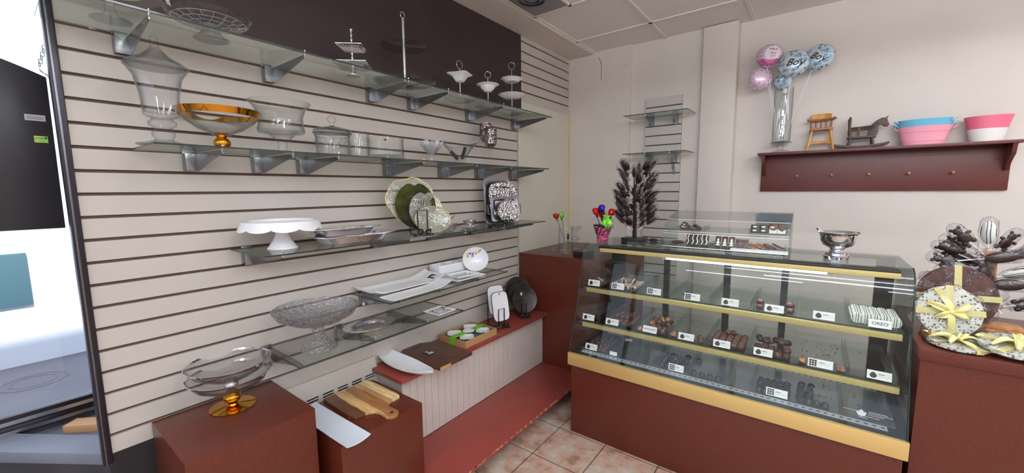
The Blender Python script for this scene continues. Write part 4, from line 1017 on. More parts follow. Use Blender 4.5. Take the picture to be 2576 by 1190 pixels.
def gbowl(name, lab, z0, gold):
    t = thing('footed_bowl', lab, 'bowl', (0.125, 0.52, z0))
    m1 = 'gold' if gold else 'chrome'
    if gold:
        G().lathe([(0.0005, 0), (0.076, 0), (0.077, 0.003), (0.020, 0.010), (0.017, 0.015), (0.0005, 0.015)], 48).obj('foot', m1, t)
    G().ball((0, 0, 0.038 if gold else 0.022), 0.030 if gold else 0.026, (1, 1, 0.75), 28, 14).lathe([(0.018, 0.056 if gold else 0.038), (0.022, 0.064 if gold else 0.043), (0.0005, 0.064 if gold else 0.043)], 28).obj('ball_stem', m1, t)
    b = 0.064 if gold else 0.043
    G().lathe([(0.0005, b), (0.025, b + .001), (0.075, b + 0.014), (0.118, b + 0.040), (0.139, b + 0.070), (0.1365, b + 0.070), (0.115, b + 0.043), (0.073, b + 0.018), (0.025, b + .005), (0.0005, b + .004)], 64).obj('glass_bowl', 'clear', t)
    G().lathe([(0.1385, b + 0.066), (0.142, b + 0.073), (0.1395, b + 0.074), (0.136, b + 0.067)], 64, closed=True).obj('silver_rim', 'chrome', t)
gbowl('a', 'shallow glass bowl on a gold ball foot, lower of two stacked on the tall plinth', 0.6605, True)
gbowl('b', 'shallow glass bowl with silver ball stem, upper of two stacked on the tall plinth', 0.6605 + 0.0695, False)

# ---------------------------------------------------------------- on the corner cabinet
CT = 0.9905
t = thing('glass_tumbler', 'clear glass tumbler with foil roses on the corner cabinet', 'tumbler', (0.33, 2.800, CT))
G().lathe([(0.0005, 0), (0.056, 0), (0.058, 0.006), (0.056, 0.016), (0.058, 0.20), (0.055, 0.20), (0.052, 0.022), (0.0005, 0.014)], 44).obj('tumbler_glass', 'clear', t)
def rose(loc, tip, lab, mt, stem='leafg'):
    t = thing('foil_rose', lab, 'rose', loc)
    p = Vector(tip)
    mid = p * 0.5 + Vector((0.006, 0, 0))
    G().tube([(0, 0, 0), tuple(mid), tuple(p)], 0.0025, 6).obj('stem', stem, t)
    d = p.normalized(); rot = d.to_track_quat('Z', 'Y').to_matrix().to_4x4()
    if mt:
        g = G(); TT = Matrix.Translation(p) @ rot
        g.lathe([(0.0005, -0.004), (0.014, 0.004), (0.022, 0.020), (0.020, 0.040), (0.012, 0.046), (0.0005, 0.036)], 18, fn=lambda a, r, z: (r * (1 + 0.1 * math.cos(3 * a + z * 120)), z), T=TT)
        g.obj('rose_head', mt, t)
        G().lathe([(0.0005, -0.02), (0.006, -0.016), (0.009, -0.004), (0.0005, 0.0)], 10, T=TT).obj('calyx', stem, t)
    return t
rose((0.345, 2.80, CT + 0.018), (-0.085, -0.02, 0.255), 'foil rose with a red head, in the clear tumbler', 'redfoil')
rose((0.325, 2.805, CT + 0.018), (-0.028, -0.01, 0.262), 'foil rose with a yellow-green head, in the clear tumbler', 'greenfoil')
t = thing('foil_rose', 'short brown foil bud inside the clear tumbler', 'rose', (0.34, 2.795, CT + 0.018))
G().tube([(0, 0, 0), (0.01, 0.004, 0.09)], 0.002, 6).obj('stem', 'leafg', t); G().ball((0.012, 0.005, 0.115), 0.012, (1, 1, 2.2)).obj('bud', 'chocd', t)
t = thing('crystal_candlesticks', 'clear crystal candlestick behind the rose tumbler on the corner cabinet', 'candlestick', (0.285, 3.05, CT))
G().lathe([(0.0005, 0), (0.040, 0), (0.034, 0.012), (0.012, 0.030), (0.018, 0.05), (0.010, 0.068), (0.040, 0.088), (0.038, 0.10), (0.012, 0.106), (0.011, 0.13), (0.020, 0.15), (0.050, 0.178), (0.050, 0.196), (0.044, 0.196), (0.0005, 0.16)], 36, fn=scal(8, 0.04)).obj('candlestick_body', 'clear', t)
t = thing('black_box', 'flat black box on the cabinet edge beside the display case', 'box', (0.535, 2.715, CT))
G().box(-0.06, 0.06, -0.055, 0.055, 0, 0.040).obj('box_body', 'black', t, bevel=0.002)
G().box(-0.063, 0.063, -0.058, 0.058, 0.040, 0.046).obj('box_lid', 'charcoal', t, bevel=0.001)
tag(G().box(-0.012, 0.012, -0.004, 0.004, 0, 0.0015).obj('paper_scrap', 'paper', loc=(0.16, 2.88, CT), rot=(0, 0, 0.4)), 'tiny white paper scrap lying on the corner cabinet', 'paper')

# ---------------------------------------------------------------- the display case
CX0, CX1, CYF, CYB, CTOP = 0.762, 2.262, 2.081, 2.745, 1.157
t = thing('display_case', 'curved glass chocolate display case with gold rails on a mahogany base', 'display case', (0, 0, 0))
G().box(0.782, 2.25, CYF, CYB, 0.0, 0.44).obj('case_base', 'mahog', t, bevel=0.001)
G().box(0.765, CX1, CYF - 0.018, CYF + 0.004, 0.437, 0.512).obj('gold_trim', 'goldtrim', t, bevel=0.003)
G().box(0.772, 2.256, CYF + 0.002, CYB, 0.441, 0.511).obj('black_deck', 'black', t)
prof = [(2.078, 0.511), (2.112, 0.600), (2.160, 0.745), (2.200, 0.880), (2.228, 0.990), (2.240, 1.050), (2.250, 1.088), (2.265, 1.120), (2.290, 1.144), (2.322, 1.156)]
th = 0.005
def inner(p):
    out = []
    for i, (y, z) in enumerate(p):
        a = p[max(0, i - 1)]; b = p[min(len(p) - 1, i + 1)]; d = Vector((b[0] - a[0], b[1] - a[1])).normalized()
        out.append((y + d[1] * th, z - d[0] * th))
    return out
ip = inner(prof)
g = G(); n = len(prof)
vs = []
for x in (CX0 + 0.003, CX1 - 0.003):
    vs += [(x, y, z) for y, z in prof] + [(x, y, z) for y, z in ip]
fs = []
for i in range(n - 1):
    fs += [(i, i + 1, 2 * n + i + 1, 2 * n + i), (n + i, 3 * n + i, 3 * n + i + 1, n + i + 1), (i, n + i, n + i + 1, i + 1), (2 * n + i, 2 * n + i + 1, 3 * n + i + 1, 3 * n + i)]
fs += [(0, 2 * n, 3 * n, n), (n - 1, 2 * n - 1, 4 * n - 1, 3 * n - 1)]
g.add(vs, fs).obj('curved_front_glass', 'caseglass', t, ang=60)
side = prof + [(CYB - 0.003, 1.156), (CYB - 0.003, 0.511)]
for x, nm in ((CX0 + 0.0031, 'side_glass'), (CX1 - 0.0081, 'side_glass')):
    sg = G().prism([(y + (th * 1.1 if i < n - 1 else 0), z - (0.0 if i < 5 else 0.004)) for i, (y, z) in enumerate(side)], x, x + 0.005, 'x').obj(nm, 'caseglass', t)
    G().tube([(x + 0.0025, y - 0.002, z + 0.001) for y, z in prof], 0.0028, 6).obj('glass_edge', 'edgeglass', sg)
G().box(CX0 + 0.003, CX1 - 0.003, 2.322, CYB - 0.003, 1.151, 1.157).obj('glass_top', 'caseglass', t)
G().box(0.865, 2.215, 2.262, 2.330, 1.136, 1.1505).obj('top_frame', 'black', t, bevel=0.004)
G().box(0.880, 2.213, 2.250, 2.262, 1.118, 1.140).obj('gold_rail', 'goldrail', t, bevel=0.001)
g = G()
for x0, x1 in ((0.765, 0.865), (1.130, 1.166), (1.490, 1.527), (1.785, 1.818), (2.180, 2.252)): g.box(x0, x1, 2.715, 2.738, 0.512, 1.150)
for k, (x0, x1) in enumerate(((0.765, 0.865), (1.130, 1.166), (1.490, 1.527), (1.785, 1.818), (2.180, 2.252))):
    G().box(x0, x1, 2.715, 2.738, 0.512, 1.150).obj('rear_post', 'black', t)
G().box(0.765, 2.252, 2.712, 2.740, 0.512, 0.53).box(0.765, 2.252, 2.712, 2.740, 1.132, 1.1505).obj('rear_rail', 'black', t)
G().box(0.866, 2.18, 2.722, 2.726, 0.53, 1.132).obj('sliding_glass', 'caseglass', t)
LEV = ((0.893, 2.222, 2.70), (0.685, 2.170, 2.70))
for (z, y0, y1) in LEV:
    sh = G().box(0.785, 2.238, y0 + 0.012, y1, z, z + 0.006).obj('glass_shelf', 'shelfglass', t)
    G().box(0.786, 2.237, y0 + 0.0108, y0 + 0.012, z, z + 0.006).obj('polished_edge', 'edgeglass', sh)
    G().box(0.81, 2.232, y0 - 0.006, y0 + 0.010, z - 0.026, z - 0.001).obj('gold_rail', 'goldrail', t, bevel=0.001)
    for x in (0.786, 2.228):
        G().prism([(y0 + 0.002, z - 0.002), (2.71, z - 0.002), (2.71, z - 0.055), (y0 + .02, z - 0.022)], x - 0.004, x + 0.004, 'x').obj('shelf_arm', 'steel', t)
G().box(0.825, 2.205, 2.122, 2.160, 0.5115, 0.5135).obj('front_vent', 'ventmetal', t)
G().box(0.825, 2.205, 2.515, 2.553, 0.5115, 0.5135).obj('rear_vent', 'ventb', t)
G().box(0.80, 2.235, 2.165, 2.51, 0.5115, 0.514).obj('deck_liner', 'steel', t)
for y, z in ((2.300, 1.109),):
    G().tube([(1.262, y, z), (1.975, y, z)], 0.0075, 12).obj('lamp_tube', 'tube', t)
G().box(1.23, 2.0, 2.291, 2.309, 1.120, 1.1355).box(1.24, 1.262, 2.292, 2.308, 1.100, 1.120).box(1.975, 1.995, 2.292, 2.308, 1.100, 1.120).obj('lamp_holder', 'ceilw', t)
# maple leaf and lettering on the right end of the glass
mg = G()
leaf = [(0, .5), (.10, .30), (.22, .36), (.18, .10), (.34, .24), (.38, .14), (.52, .16), (.44, -.02), (.50, -.08), (.26, -.28), (.30, -.38), (.04, -.34), (.02, -.52), (-.02, -.52), (-.04, -.34), (-.30, -.38), (-.26, -.28), (-.50, -.08), (-.44, -.02), (-.52, .16), (-.38, .14), (-.34, .24), (-.18, .10), (-.22, .36), (-.10, .30)]
TM = T(2.118, 2.102, 0.572, rx=math.radians(69))
mg.prism([(x * 0.032, y * 0.032) for x, y in leaf], 0, 0.0006, T=TM)
for k, (a, b, y) in enumerate(((0.022, 0.080, 0.010), (0.022, 0.095, 0.004), (0.020, 0.070, -0.002), (-0.012, 0.055, -0.010), (-0.010, 0.018, -0.017), (-0.06, 0.0, 0.004))):
    mg.box(a, b, y, y + 0.0013, 0.0, 0.0006, T=TM)
mg.obj('printed_decal', 'greylab', t)

# trays with their price cards
ACR = 'thin'
def tray_proto(w, d, h, label):
    t = thing('acrylic_tray', label, 'tray')
    g = G(); a = w / 2; s = 0.0025
    g.box(-a, a, 0, d, 0, s); g.box(-a, -a + s, 0, d, s, h); g.box(a - s, a, 0, d, s, h); g.box(-a + s, a - s, 0, s, s, h * 0.8); g.box(-a + s, a - s, d - s, d, s, h)
    g.obj('tray_shell', ACR, t)
    return t
def card(parent, kind, x, text=None, w=0.078, h=0.036):
    """price card leaning on the front wall of a tray"""
    hold = G().box(-w / 2, w / 2, -0.0009, 0.0009, 0, h).obj('price_card', 'paper', parent, loc=(x, -0.004, 0.0035), rot=(-0.30, 0, 0))
    if text:
        vs, fs = text_geo(text, 0.0195 if len(text) < 6 else 0.0125, 0.0, 0.0003)
        G().add(vs, fs, T=T(0, -0.0012, h / 2, rx=PI / 2)).obj('hand_lettering', 'ink', hold)
    elif kind == 1:
        g = G()
        g.lathe([(0.0005, 0), (0.0115, 0), (0.0115, 0.0005), (0.0005, 0.0005)], 18, T=T(-w / 2 + 0.020, -0.0009, h * 0.42, rx=PI / 2), sy=0.9).lathe([(0.0005, 0.0004), (0.007, 0.0004), (0.007, 0.0009), (0.0005, 0.0009)], 14, T=T(-w / 2 + 0.020, -0.0009, h * 0.66, rx=PI / 2), sy=0.7)
        g.obj('chocolate_picture', 'greyink' if False else 'chocd', hold)
    elif kind == 2:
        g = G()
        for i in range(3):
            for j in range(3): g.lathe([(0.0005, 0), (0.0046, 0), (0.0046, 0.0005), (0.0005, 0.0005)], 10, T=T(-w / 2 + 0.009 + 0.0096 * i, -0.0009, 0.008 + 0.0098 * j, rx=PI / 2))
        g.obj('chocolate_picture', 'ink', hold)
    if not text:
        G().box(-0.004, 0.016, -0.0014, -0.0009, h * 0.60, h * 0.66).obj('name_line', 'ink', hold)
        G().box(-0.004, 0.034, -0.0013, -0.0009, h * 0.36, h * 0.385).obj('price_line', 'greyink', hold)
    return hold

# chocolate shapes
def truffle(label, mat, k='ball'):
    t = thing('chocolate', label, 'chocolate')
    if k == 'ball': G().ball((0, 0, 0.0135), 0.0170, (1, 1, 0.86), 14, 8).obj('truffle', mat, t, ang=80)
    elif k == 'square': G().box(-0.0135, 0.0135, -0.0135, 0.0135, 0, 0.016).obj('truffle', mat, t, bevel=0.004)
    elif k == 'dome': G().lathe([(0.0005, 0.022), (0.008, 0.021), (0.0145, 0.012), (0.0165, 0.0), (0.0005, 0.0)], 16).obj('truffle', mat, t, ang=60)
    elif k == 'cookie': G().lathe([(0.0005, -0.0065), (0.020, -0.0065), (0.0225, -0.003), (0.0225, 0.003), (0.020, 0.0065), (0.0005, 0.0065)], 20, T=T(0, 0, 0.0225, rx=PI / 2)).obj('cookie', mat, t, ang=50)
    elif k == 'cup': G().lathe([(0.0005, 0), (0.012, 0), (0.018, 0.014), (0.0165, 0.0145), (0.011, 0.003), (0.0005, 0.003)], 14, fn=lambda a, r, z: (r * (1 + 0.05 * math.cos(12 * a)), z)).obj('paper_cup', mat, t)
    return t
protos = {}
def choc(kind, mat, loc, rz, label, group, rot=None):
    key = (kind, mat)
    if key not in protos:
        o = truffle(label, mat, kind); protos[key] = o
        o.location = loc; o.rotation_euler = rot if rot else (0, 0, rz); o['group'] = group
        return o
    return dup(protos[key], loc, rz if rot is None else None, label, group, rot)
XB = [0.790, 0.925, 1.118, 1.312, 1.503, 1.693, 1.880, 2.070, 2.232]
XBB = [0.805, 0.973, 1.072, 1.252, 1.424, 1.600, 1.718, 1.888, 2.060, 2.222]
desc = {}
def tray_row(level, z, y0, d, h, xb, spec):
    proto = {}
    for k, sp in enumerate(spec):
        x0, x1 = xb[k] + 0.004, xb[k + 1] - 0.004
        w = x1 - x0; xc = (x0 + x1) / 2
        tr = tray_proto(w, d, h, 'clear acrylic tray with %s, %s' % (sp['what'], level)); tr.location = (xc, y0, z); tr['group'] = 'trays, ' + level
        if sp.get('card'): card(tr, sp['card'], sp.get('cx', 0.0), sp.get('text'), sp.get('cw', 0.078), sp.get('ch', 0.036))
        rnd = random.Random(k * 31 + len(level))
        lab = sp.get('lab')
        if lab:
            for (col, row, dx, dy, lvl) in sp['pos'](rnd, w, d):
                kd, mt = rnd.choice(sp['kinds'])
                x = xc + dx; y = y0 + dy
                rot = (rnd.uniform(-0.5, 0.5), rnd.uniform(-0.5, 0.5), rnd.uniform(0, 6)) if lvl else None
                choc(kd, mt, (x, y, z + 0.0028 + lvl), 0 if kd == 'cookie' else rnd.uniform(-0.3, 0.3), lab, sp['grp'], rot)
        if sp.get('crumbs'):
            g = G(); 
            for _ in range(sp['crumbs']):
                x = rnd.uniform(-w * .42, w * .42); y = rnd.uniform(d * .15, d * .9); s = rnd.uniform(0.0008, 0.0026)
                g.box(-s, s, -s, s, 0, s, T=T(x, y, 0.0026, rz=rnd.uniform(0, 3)))
            g.obj('crumbs', 'nut' if sp.get('tan') else 'chocp', tr)['kind'] = 'stuff'
        if sp.get('extra'): sp['extra'](tr, w, d)
def grid(nx, ny, jit=0.002, yoff=0.022, step=0.034, lim=None, xst=None, drop=0.0, xo=0.0, lv=0.0):
    def f(rnd, w, d):
        out = []
        xs = xst or min(0.034, (w - 0.03) / max(1, nx - 1 + 0.9))
        for i in range(nx):
            for j in range(ny):
                if rnd.random() < drop: continue
                out.append((i, j, xo + (i - (nx - 1) / 2) * xs + rnd.uniform(-jit, jit), yoff + j * step + rnd.uniform(-jit, jit), lv))
        return out
    return f
def both(*fs): return lambda r, w, d: [p for f in fs for p in f(r, w, d)]
def pts(*ps): return lambda r, w, d: [(0, 0, x, y, l) for x, y, l in ps]

tray_row('top case level', 0.8995, 2.243, 0.40, 0.036, XB, [
    dict(what='white-dotted truffles, window end', card=1, cx=-0.010, lab='dark truffle with a white dot, top level, window end tray', grp='truffles in the first tray', pos=both(grid(3, 4), pts((-0.045, 0.03, .0), )), kinds=(('ball', 'choc'), ('ball', 'whitestripe'), ('ball', 'chocd'))),
    dict(what='white-drizzled truffles', card=2, cx=-0.02, lab='milk chocolate truffle drizzled with white stripes, top level', grp='drizzled truffles', pos=both(grid(5, 6, step=0.031), grid(3, 2, yoff=.09, lv=0.022)), kinds=(('ball', 'whitestripe'),)),
    dict(what='just a card, beside drizzled truffles', card=2, cx=0.0),
    dict(what='one empty dark paper cup', card=2, cx=0.01, lab='empty dark paper cup standing behind its card', grp='paper cup', pos=pts((-0.03, 0.045, 0.012)), kinds=(('cup', 'chocd'),)),
    dict(what='just a card, beside two-row truffles', card=1, cx=0.0, crumbs=5),
    dict(what='two short rows of round milk truffles', card=1, cx=0.0, lab='round milk chocolate truffle in the two-row tray', grp='two-row truffles', pos=both(grid(1, 3, xo=-0.062, xst=.03), grid(1, 4, xo=0.062, xst=.03), pts((-0.060, 0.035, 0.024), (0.062, 0.035, 0.024), (0.06, 0.07, 0.022), (0.028, 0.03, 0))), kinds=(('ball', 'choc'),)),
    dict(what='only a card, beside white-dipped cookies', card=1, cx=0.0, crumbs=3),
    dict(what='five rows of white-dipped cookies', card=3, text='OREO', cx=0.012, cw=0.074, ch=0.034, lab='white-dipped cookie with dark drizzle, top level, right end tray', grp='white-dipped cookies', pos=grid(5, 9, xst=0.031, step=0.020, yoff=0.03, jit=0.001), kinds=(('cookie', 'oreo'),)),
])
tray_row('middle case level', 0.6915, 2.192, 0.40, 0.036, XB, [
    dict(what='a few white-dotted dark squares', card=1, cx=-0.02, lab='dark square chocolate, middle level, window end tray', grp='dark squares', pos=pts((-0.035, .05, 0), (0.0, .035, 0), (0.03, .03, 0), (-0.02, .09, 0)), kinds=(('square', 'chocd'),)),
    dict(what='a full heap of milk chocolate truffles', card=1, cx=-0.03, lab='milk chocolate truffle in the heaped middle-level tray', grp='heaped truffles', pos=both(grid(5, 7, step=0.030), grid(3, 4, yoff=.08, lv=0.02)), kinds=(('ball', 'choc'),)),
    dict(what='assorted pistachio chocolates', card=3, text='PISTACHIO', cx=0.0, crumbs=40, tan=True, lab='assorted pistachio chocolate, middle level', grp='pistachio chocolates', pos=both(grid(5, 2, drop=0.1), grid(4, 5, yoff=.09, step=.045, drop=0.35), grid(2, 3, yoff=.1, lv=.022)), kinds=(('ball', 'choc'), ('dome', 'choc'), ('dome', 'nut'), ('cup', 'chocd'))),
    dict(what='crumbs and few truffles', card=1, cx=0.0, crumbs=60, tan=True, lab='round truffle near the card in the crumb-strewn tray', grp='crumb tray truffles', pos=pts((-0.072, 0.022, 0.004), (-0.02, 0.05, 0), (0.02, 0.052, 0), (0.068, 0.020, 0), (0.062, 0.05, 0.005)), kinds=(('dome', 'choc'), ('dome', 'nut'))),
    dict(what='five tidy rows of milk truffles', card=1, cx=-0.02, lab='round milk truffle in the tray with five tidy rows', grp='tidy rows', pos=both(grid(5, 6, jit=.001, step=.032), pts((-0.02, 0.16, 0.024), (0.01, 0.15, 0.024))), kinds=(('ball', 'choc'),)),
    dict(what='glossy truffles and tumbled empty cups', card=1, cx=-0.03, lab='glossy dark truffle beside tumbled paper cups', grp='glossy truffles and cups', pos=both(grid(5, 4, step=.032), grid(5, 2, yoff=.15, step=.035, lv=0.018, jit=.008)), kinds=(('ball', 'chocd'), ('ball', 'choc'), ('ball', 'chocd'), ('square', 'chocd'))),
    dict(what='large nut-topped chocolates and crumbs', card=2, cx=0.0, cw=0.09, crumbs=70, lab='large chocolate decorated with golden drizzle', grp='nut-topped chocolates', pos=pts((-0.068, 0.020, 0.004), (0.072, 0.020, 0.0), (-0.066, 0.05, 0.0)), kinds=(('dome', 'nut'), ('square', 'nut'))),
    dict(what='only a card, at the right end', card=1, cx=0.02, crumbs=2),
])
def flatcard(tr, w, d): G().box(-0.03, 0.03, -0.022, 0.022, 0, 0.001).obj('loose_card', 'paper', tr, loc=(0.0, 0.24, 0.0376), rot=(0, 0, 0.3))
tray_row('bottom case level', 0.5145, 2.172, 0.32, 0.030, XBB, [
    dict(what='rough bark pieces, window end', card=1, cx=-0.02, crumbs=30, lab='rough milk chocolate piece, bottom level, window end tray', grp='bark pieces', pos=grid(4, 6, step=.042, jit=.006), kinds=(('dome', 'chocp'),)),
    dict(what='a loose card on top', card=None, extra=lambda tr, w, d: [G().box(-0.022, 0.022, -0.018, 0.018, 0, 0.001).obj('loose_card', 'paper', tr, loc=(0.0, 0.22, 0.030), rot=(0.05, 0, 0.3)), G().box(-0.022, 0.022, -0.001, 0.001, 0, 0.022).obj('blank_card', 'paper', tr, loc=(-0.01, -0.004, 0.003), rot=(-0.3, 0, 0))] and None),
    dict(what='faint smears and nothing else', card=None, crumbs=12),
    dict(what='dark glossy ridged truffles', card=2, cx=0.03, lab='ridged dark truffle in the near-full bottom tray', grp='ridged dark truffles', pos=both(grid(4, 5, step=.036, jit=.004, drop=.1), pts((-0.02, .13, .022), (0.0, .10, .022), (0.05, .15, .02))), kinds=(('ball', 'chocd'), ('dome', 'chocd'))),
    dict(what='one front row of dark truffles', card=None, lab='dark square-based truffle in the single front row', grp='single row truffles', pos=both(grid(4, 1, xst=.038, yoff=.022), pts((-0.07, .2, 0))), kinds=(('dome', 'chocd'),)),
    dict(what='nothing, narrow and empty', card=None),
    dict(what='five rows of dark truffles behind a wide card', card=2, cx=0.02, cw=0.085, lab='dark truffle in the five-row bottom tray', grp='five-row dark truffles', pos=grid(5, 5, step=.030, jit=.0015), kinds=(('dome', 'chocd'), ('ball', 'chocd'))),
    dict(what='a leaning heap of dark chocolates', card=None, crumbs=50, lab='dark chocolate in the leaning heap of the bottom level', grp='leaning heap', pos=both(grid(2, 5, xo=-.045, step=.032, jit=.004), pts((0.0, .02, 0), (0.03, .02, 0), (-0.06, .17, .01), (-0.02, .17, .012))), kinds=(('dome', 'chocd'), ('square', 'chocd'))),
    dict(what='nothing, at the right end', card=None, crumbs=8),
])

# ---------------------------------------------------------------- on top of the case
TP = 1.1575
t = thing('striped_bucket', 'flared pink and zebra striped bucket of foil roses on the case corner', 'bucket', (0.806, 2.45, TP))
G().lathe([(0.0005, 0), (0.036, 0), (0.040, 0.05), (0.060, 0.108), (0.057, 0.108), (0.037, 0.05), (0.033, 0.004), (0.0005, 0.004)], 44, fn=lambda a, r, z: (r, z)).obj('bucket_body', 'pinkzebra', t)
G().lathe([(0.0605, 0.096), (0.0625, 0.109), (0.058, 0.110), (0.0585, 0.096)], 44, closed=True).obj('zebra_band', 'zebra', t)
g = G()
for k in range(11):
    a = k * 2 * PI / 11
    g.tube([(0.041 * math.cos(a), 0.041 * math.sin(a), 0.046), (0.050 * math.cos(a + .35), 0.050 * math.sin(a + .35), 0.078), (0.0605 * math.cos(a + .7), 0.0605 * math.sin(a + .7), 0.102)], 0.0035, 5)
g.obj('black_stripes', 'ink', t)
for (dx, dy, z, mt, lab) in ((-0.035, -0.02, 0.205, 'redfoil', 'red foil rose at the window side of the striped bucket'), (0.0, -0.02, 0.225, 'bluefoil', 'deep blue foil rose in the striped bucket'), (-0.012, 0.01, 0.185, 'redfoil', 'lower red foil rose beneath the blue one'), (0.052, 0.0, 0.200, 'redfoil', 'red foil rose touching the chocolate tree side of the bucket')):
    rose((0.806, 2.45, TP + 0.006), (dx, dy, z - 0.038), lab, mt, 'black')
t = thing('cellophane_bundle', 'lime green crinkled bundle hanging over the bucket rim', 'bundle', (0.848, 2.420, TP + 0.104))
G().lathe([(0.0005, -0.012), (0.016, -0.004), (0.030, 0.012), (0.027, 0.030), (0.014, 0.042), (0.010, 0.046), (0.022, 0.066), (0.019, 0.066), (0.0005, 0.046)], 40, fn=lambda a, r, z: (r * (1 + .22 * math.sin(7 * a + 90 * z) + .12 * math.sin(13 * a)), z + .004 * math.sin(5 * a))).obj('bundle_body', 'lime', t)
t = thing('cellophane_bundle', 'silver-white printed cellophane bag standing in the striped bucket', 'bundle', (0.836, 2.475, TP + 0.075))
G().sheet(8, 10, lambda u, v: ((u - .5) * 0.07, 0.01 * math.sin(9 * u + 5 * v), 0.0 + v * 0.12 + .01 * math.sin(8 * u)), 0.003, T=T(0, 0, 0) ).obj('bag', 'cello', t)
g = G().box(-0.004, 0.004, -0.006, -0.004, 0.03, 0.07).box(-0.010, 0.010, -0.006, -0.004, 0.05, 0.056).box(-0.002, 0.008, -0.006, -0.004, 0.02, 0.03); g.obj('bag_print', 'ink', t)

# chocolate lollipops
def lolly_proto(shape, label, mat='chocd'):
    t = thing('chocolate_lollipop', label, 'lollipop')
    if shape == 'oval':
        G().lathe([(0.0005, -0.007), (0.012, -0.007), (0.0175, -0.001), (0.016, 0.004), (0.0005, 0.008)], 18, sx=1.0, sy=2.1, T=T(0, 0, 0.092, rx=PI / 2)).obj('chocolate_shape', mat, t, ang=70)
    else:
        g = G()
        g.ball((0, 0, 0.088), 0.016, (1, 0.45, 1.15), 12, 8).ball((0, 0, 0.112), 0.012, (1, 0.5, 1), 12, 8)
        for s in (-1, 1): g.ball((s * 0.010, 0, 0.123), 0.0055, (1, .6, 1), 8, 6).ball((s * 0.017, 0, 0.098), 0.0065, (1.3, .6, .8), 8, 6).ball((s * 0.011, 0, 0.071), 0.0075, (1, .6, 1.1), 8, 6)
        g.obj('chocolate_shape', mat, t, ang=70)
    G().tube([(0, 0, 0), (0, 0, 0.075)], 0.0019, 6).obj('stick', 'stick', t)
    wr = G().lathe([(0.004, 0.040), (0.011, 0.030), (0.013, 0.031), (0.005, 0.044), (0.017, 0.062), (0.022, 0.095), (0.019, 0.128), (0.012, 0.140), (0.0005, 0.143)], 14, fn=lambda a, r, z: (r * (1 + .14 * math.sin(5 * a + 60 * z)), z), sy=0.6).obj('cellophane_wrap', 'cello', t)
    G().tube([(0.004 * math.cos(a), 0.004 * math.sin(a), 0.043) for a in [k * PI / 5 for k in range(10)]], 0.0011, 5, closed=True).obj('tie', 'orange', t)
    return t
tree = thing('lollipop_stand', 'black lollipop tree stand on the display case', 'stand', (0.975, 2.575, TP))
G().box(-0.072, 0.072, -0.05, 0.05, 0, 0.022).obj('stand_base', 'black', tree, bevel=0.002)
G().box(-0.012, 0.012, -0.010, 0.010, 0.022, 0.45).obj('stand_post', 'black', tree, bevel=0.002)
lo = lolly_proto('oval', 'oval dark chocolate lollipop on the black tree stand'); lb = lolly_proto('bear', 'teddy-shaped dark chocolate lollipop on the black tree stand')
rr = random.Random(11); used = {'oval': False, 'bear': False}
for lev in range(9):
    z = 0.075 + lev * 0.042
    nn = 8 if lev < 5 else (6 if lev < 8 else 5)
    for k in range(nn):
        a = 2 * PI * k / nn + lev * 0.7 + rr.uniform(-.15, .15)
        tilt = math.radians(52 - lev * 1.8 + rr.uniform(-8, 8)); reach = 0.052 - lev * 0.002 - (0.012 if lev == 0 else 0)
        kd = 'bear' if rr.random() < 0.4 else 'oval'
        src = lb if kd == 'bear' else lo
        loc = (0.975 + math.cos(a) * (0.010 + reach * 0.5), 2.575 + math.sin(a) * (0.010 + reach * 0.5), TP + z)
        m3 = Matrix.Rotation(a, 3, 'Z') @ Matrix.Rotation(tilt, 3, 'Y') @ Matrix.Rotation(rr.uniform(0, 3), 3, 'Z')
        lab = ('oval' if kd == 'oval' else 'teddy-shaped') + ' dark chocolate lollipop on the black tree stand'
        if not used[kd]:
            used[kd] = True; o = src; o.location = loc; o.rotation_euler = m3.to_euler(); o['group'] = kd + ' lollipops of the black tree'
        else: o = dup(src, loc, None, lab, kd + ' lollipops of the black tree', m3.to_euler())
        s = rr.uniform(0.98, 1.16); o.scale = (s, s, s)
t = thing('wrapped_chocolate', 'small wrapped chocolate lying between the lollipop tree and the acrylic display', 'chocolate', (1.090, 2.60, TP), rz=0.2)
G().ball((0, 0, 0.010), 0.022, (1.3, .8, .45), 14, 8).obj('chocolate_body', 'chocd', t); G().ball((0.004, 0, 0.012), 0.028, (1.4, .9, .5), 12, 8).lathe([(0.004, 0), (0.022, 0.03), (0.020, 0.031), (0.003, 0.003)], 10, fn=scal(5, .3), T=T(0.036, 0, 0.012, ry=PI / 2), closed=True).obj('wrapper', 'cello', t)

# acrylic display on the case
DX0, DX1 = 1.20, 1.822
t = thing('acrylic_display', 'two-level clear acrylic chocolate display standing on the glass case', 'display', (0, 0, 0))
pr = [(2.402, TP), (2.432, TP + 0.086), (2.495, TP + 0.160), (2.735, TP + 0.200), (2.735, TP)]
a = 0.004
for x in (DX0, DX1 - a): G().prism(pr, x, x + a, 'x').obj('end_panel', 'thin', t)
def slab(p, q, th=0.004):
    d = Vector((q[0] - p[0], q[1] - p[1])).normalized(); nx, nz = -d[1] * th, d[0] * th
    return [p, q, (q[0] + nx, q[1] + nz), (p[0] + nx, p[1] + nz)]
G().prism([(2.402, TP), (2.402, TP + 0.004), (2.735, TP + 0.004), (2.735, TP)], DX0 + a, DX1 - a, 'x').obj('floor_panel', 'thin', t)
G().prism(slab((2.432, TP + 0.082), (2.735, TP + 0.098)), DX0 + a, DX1 - a, 'x').obj('shelf_panel', 'thin', t)
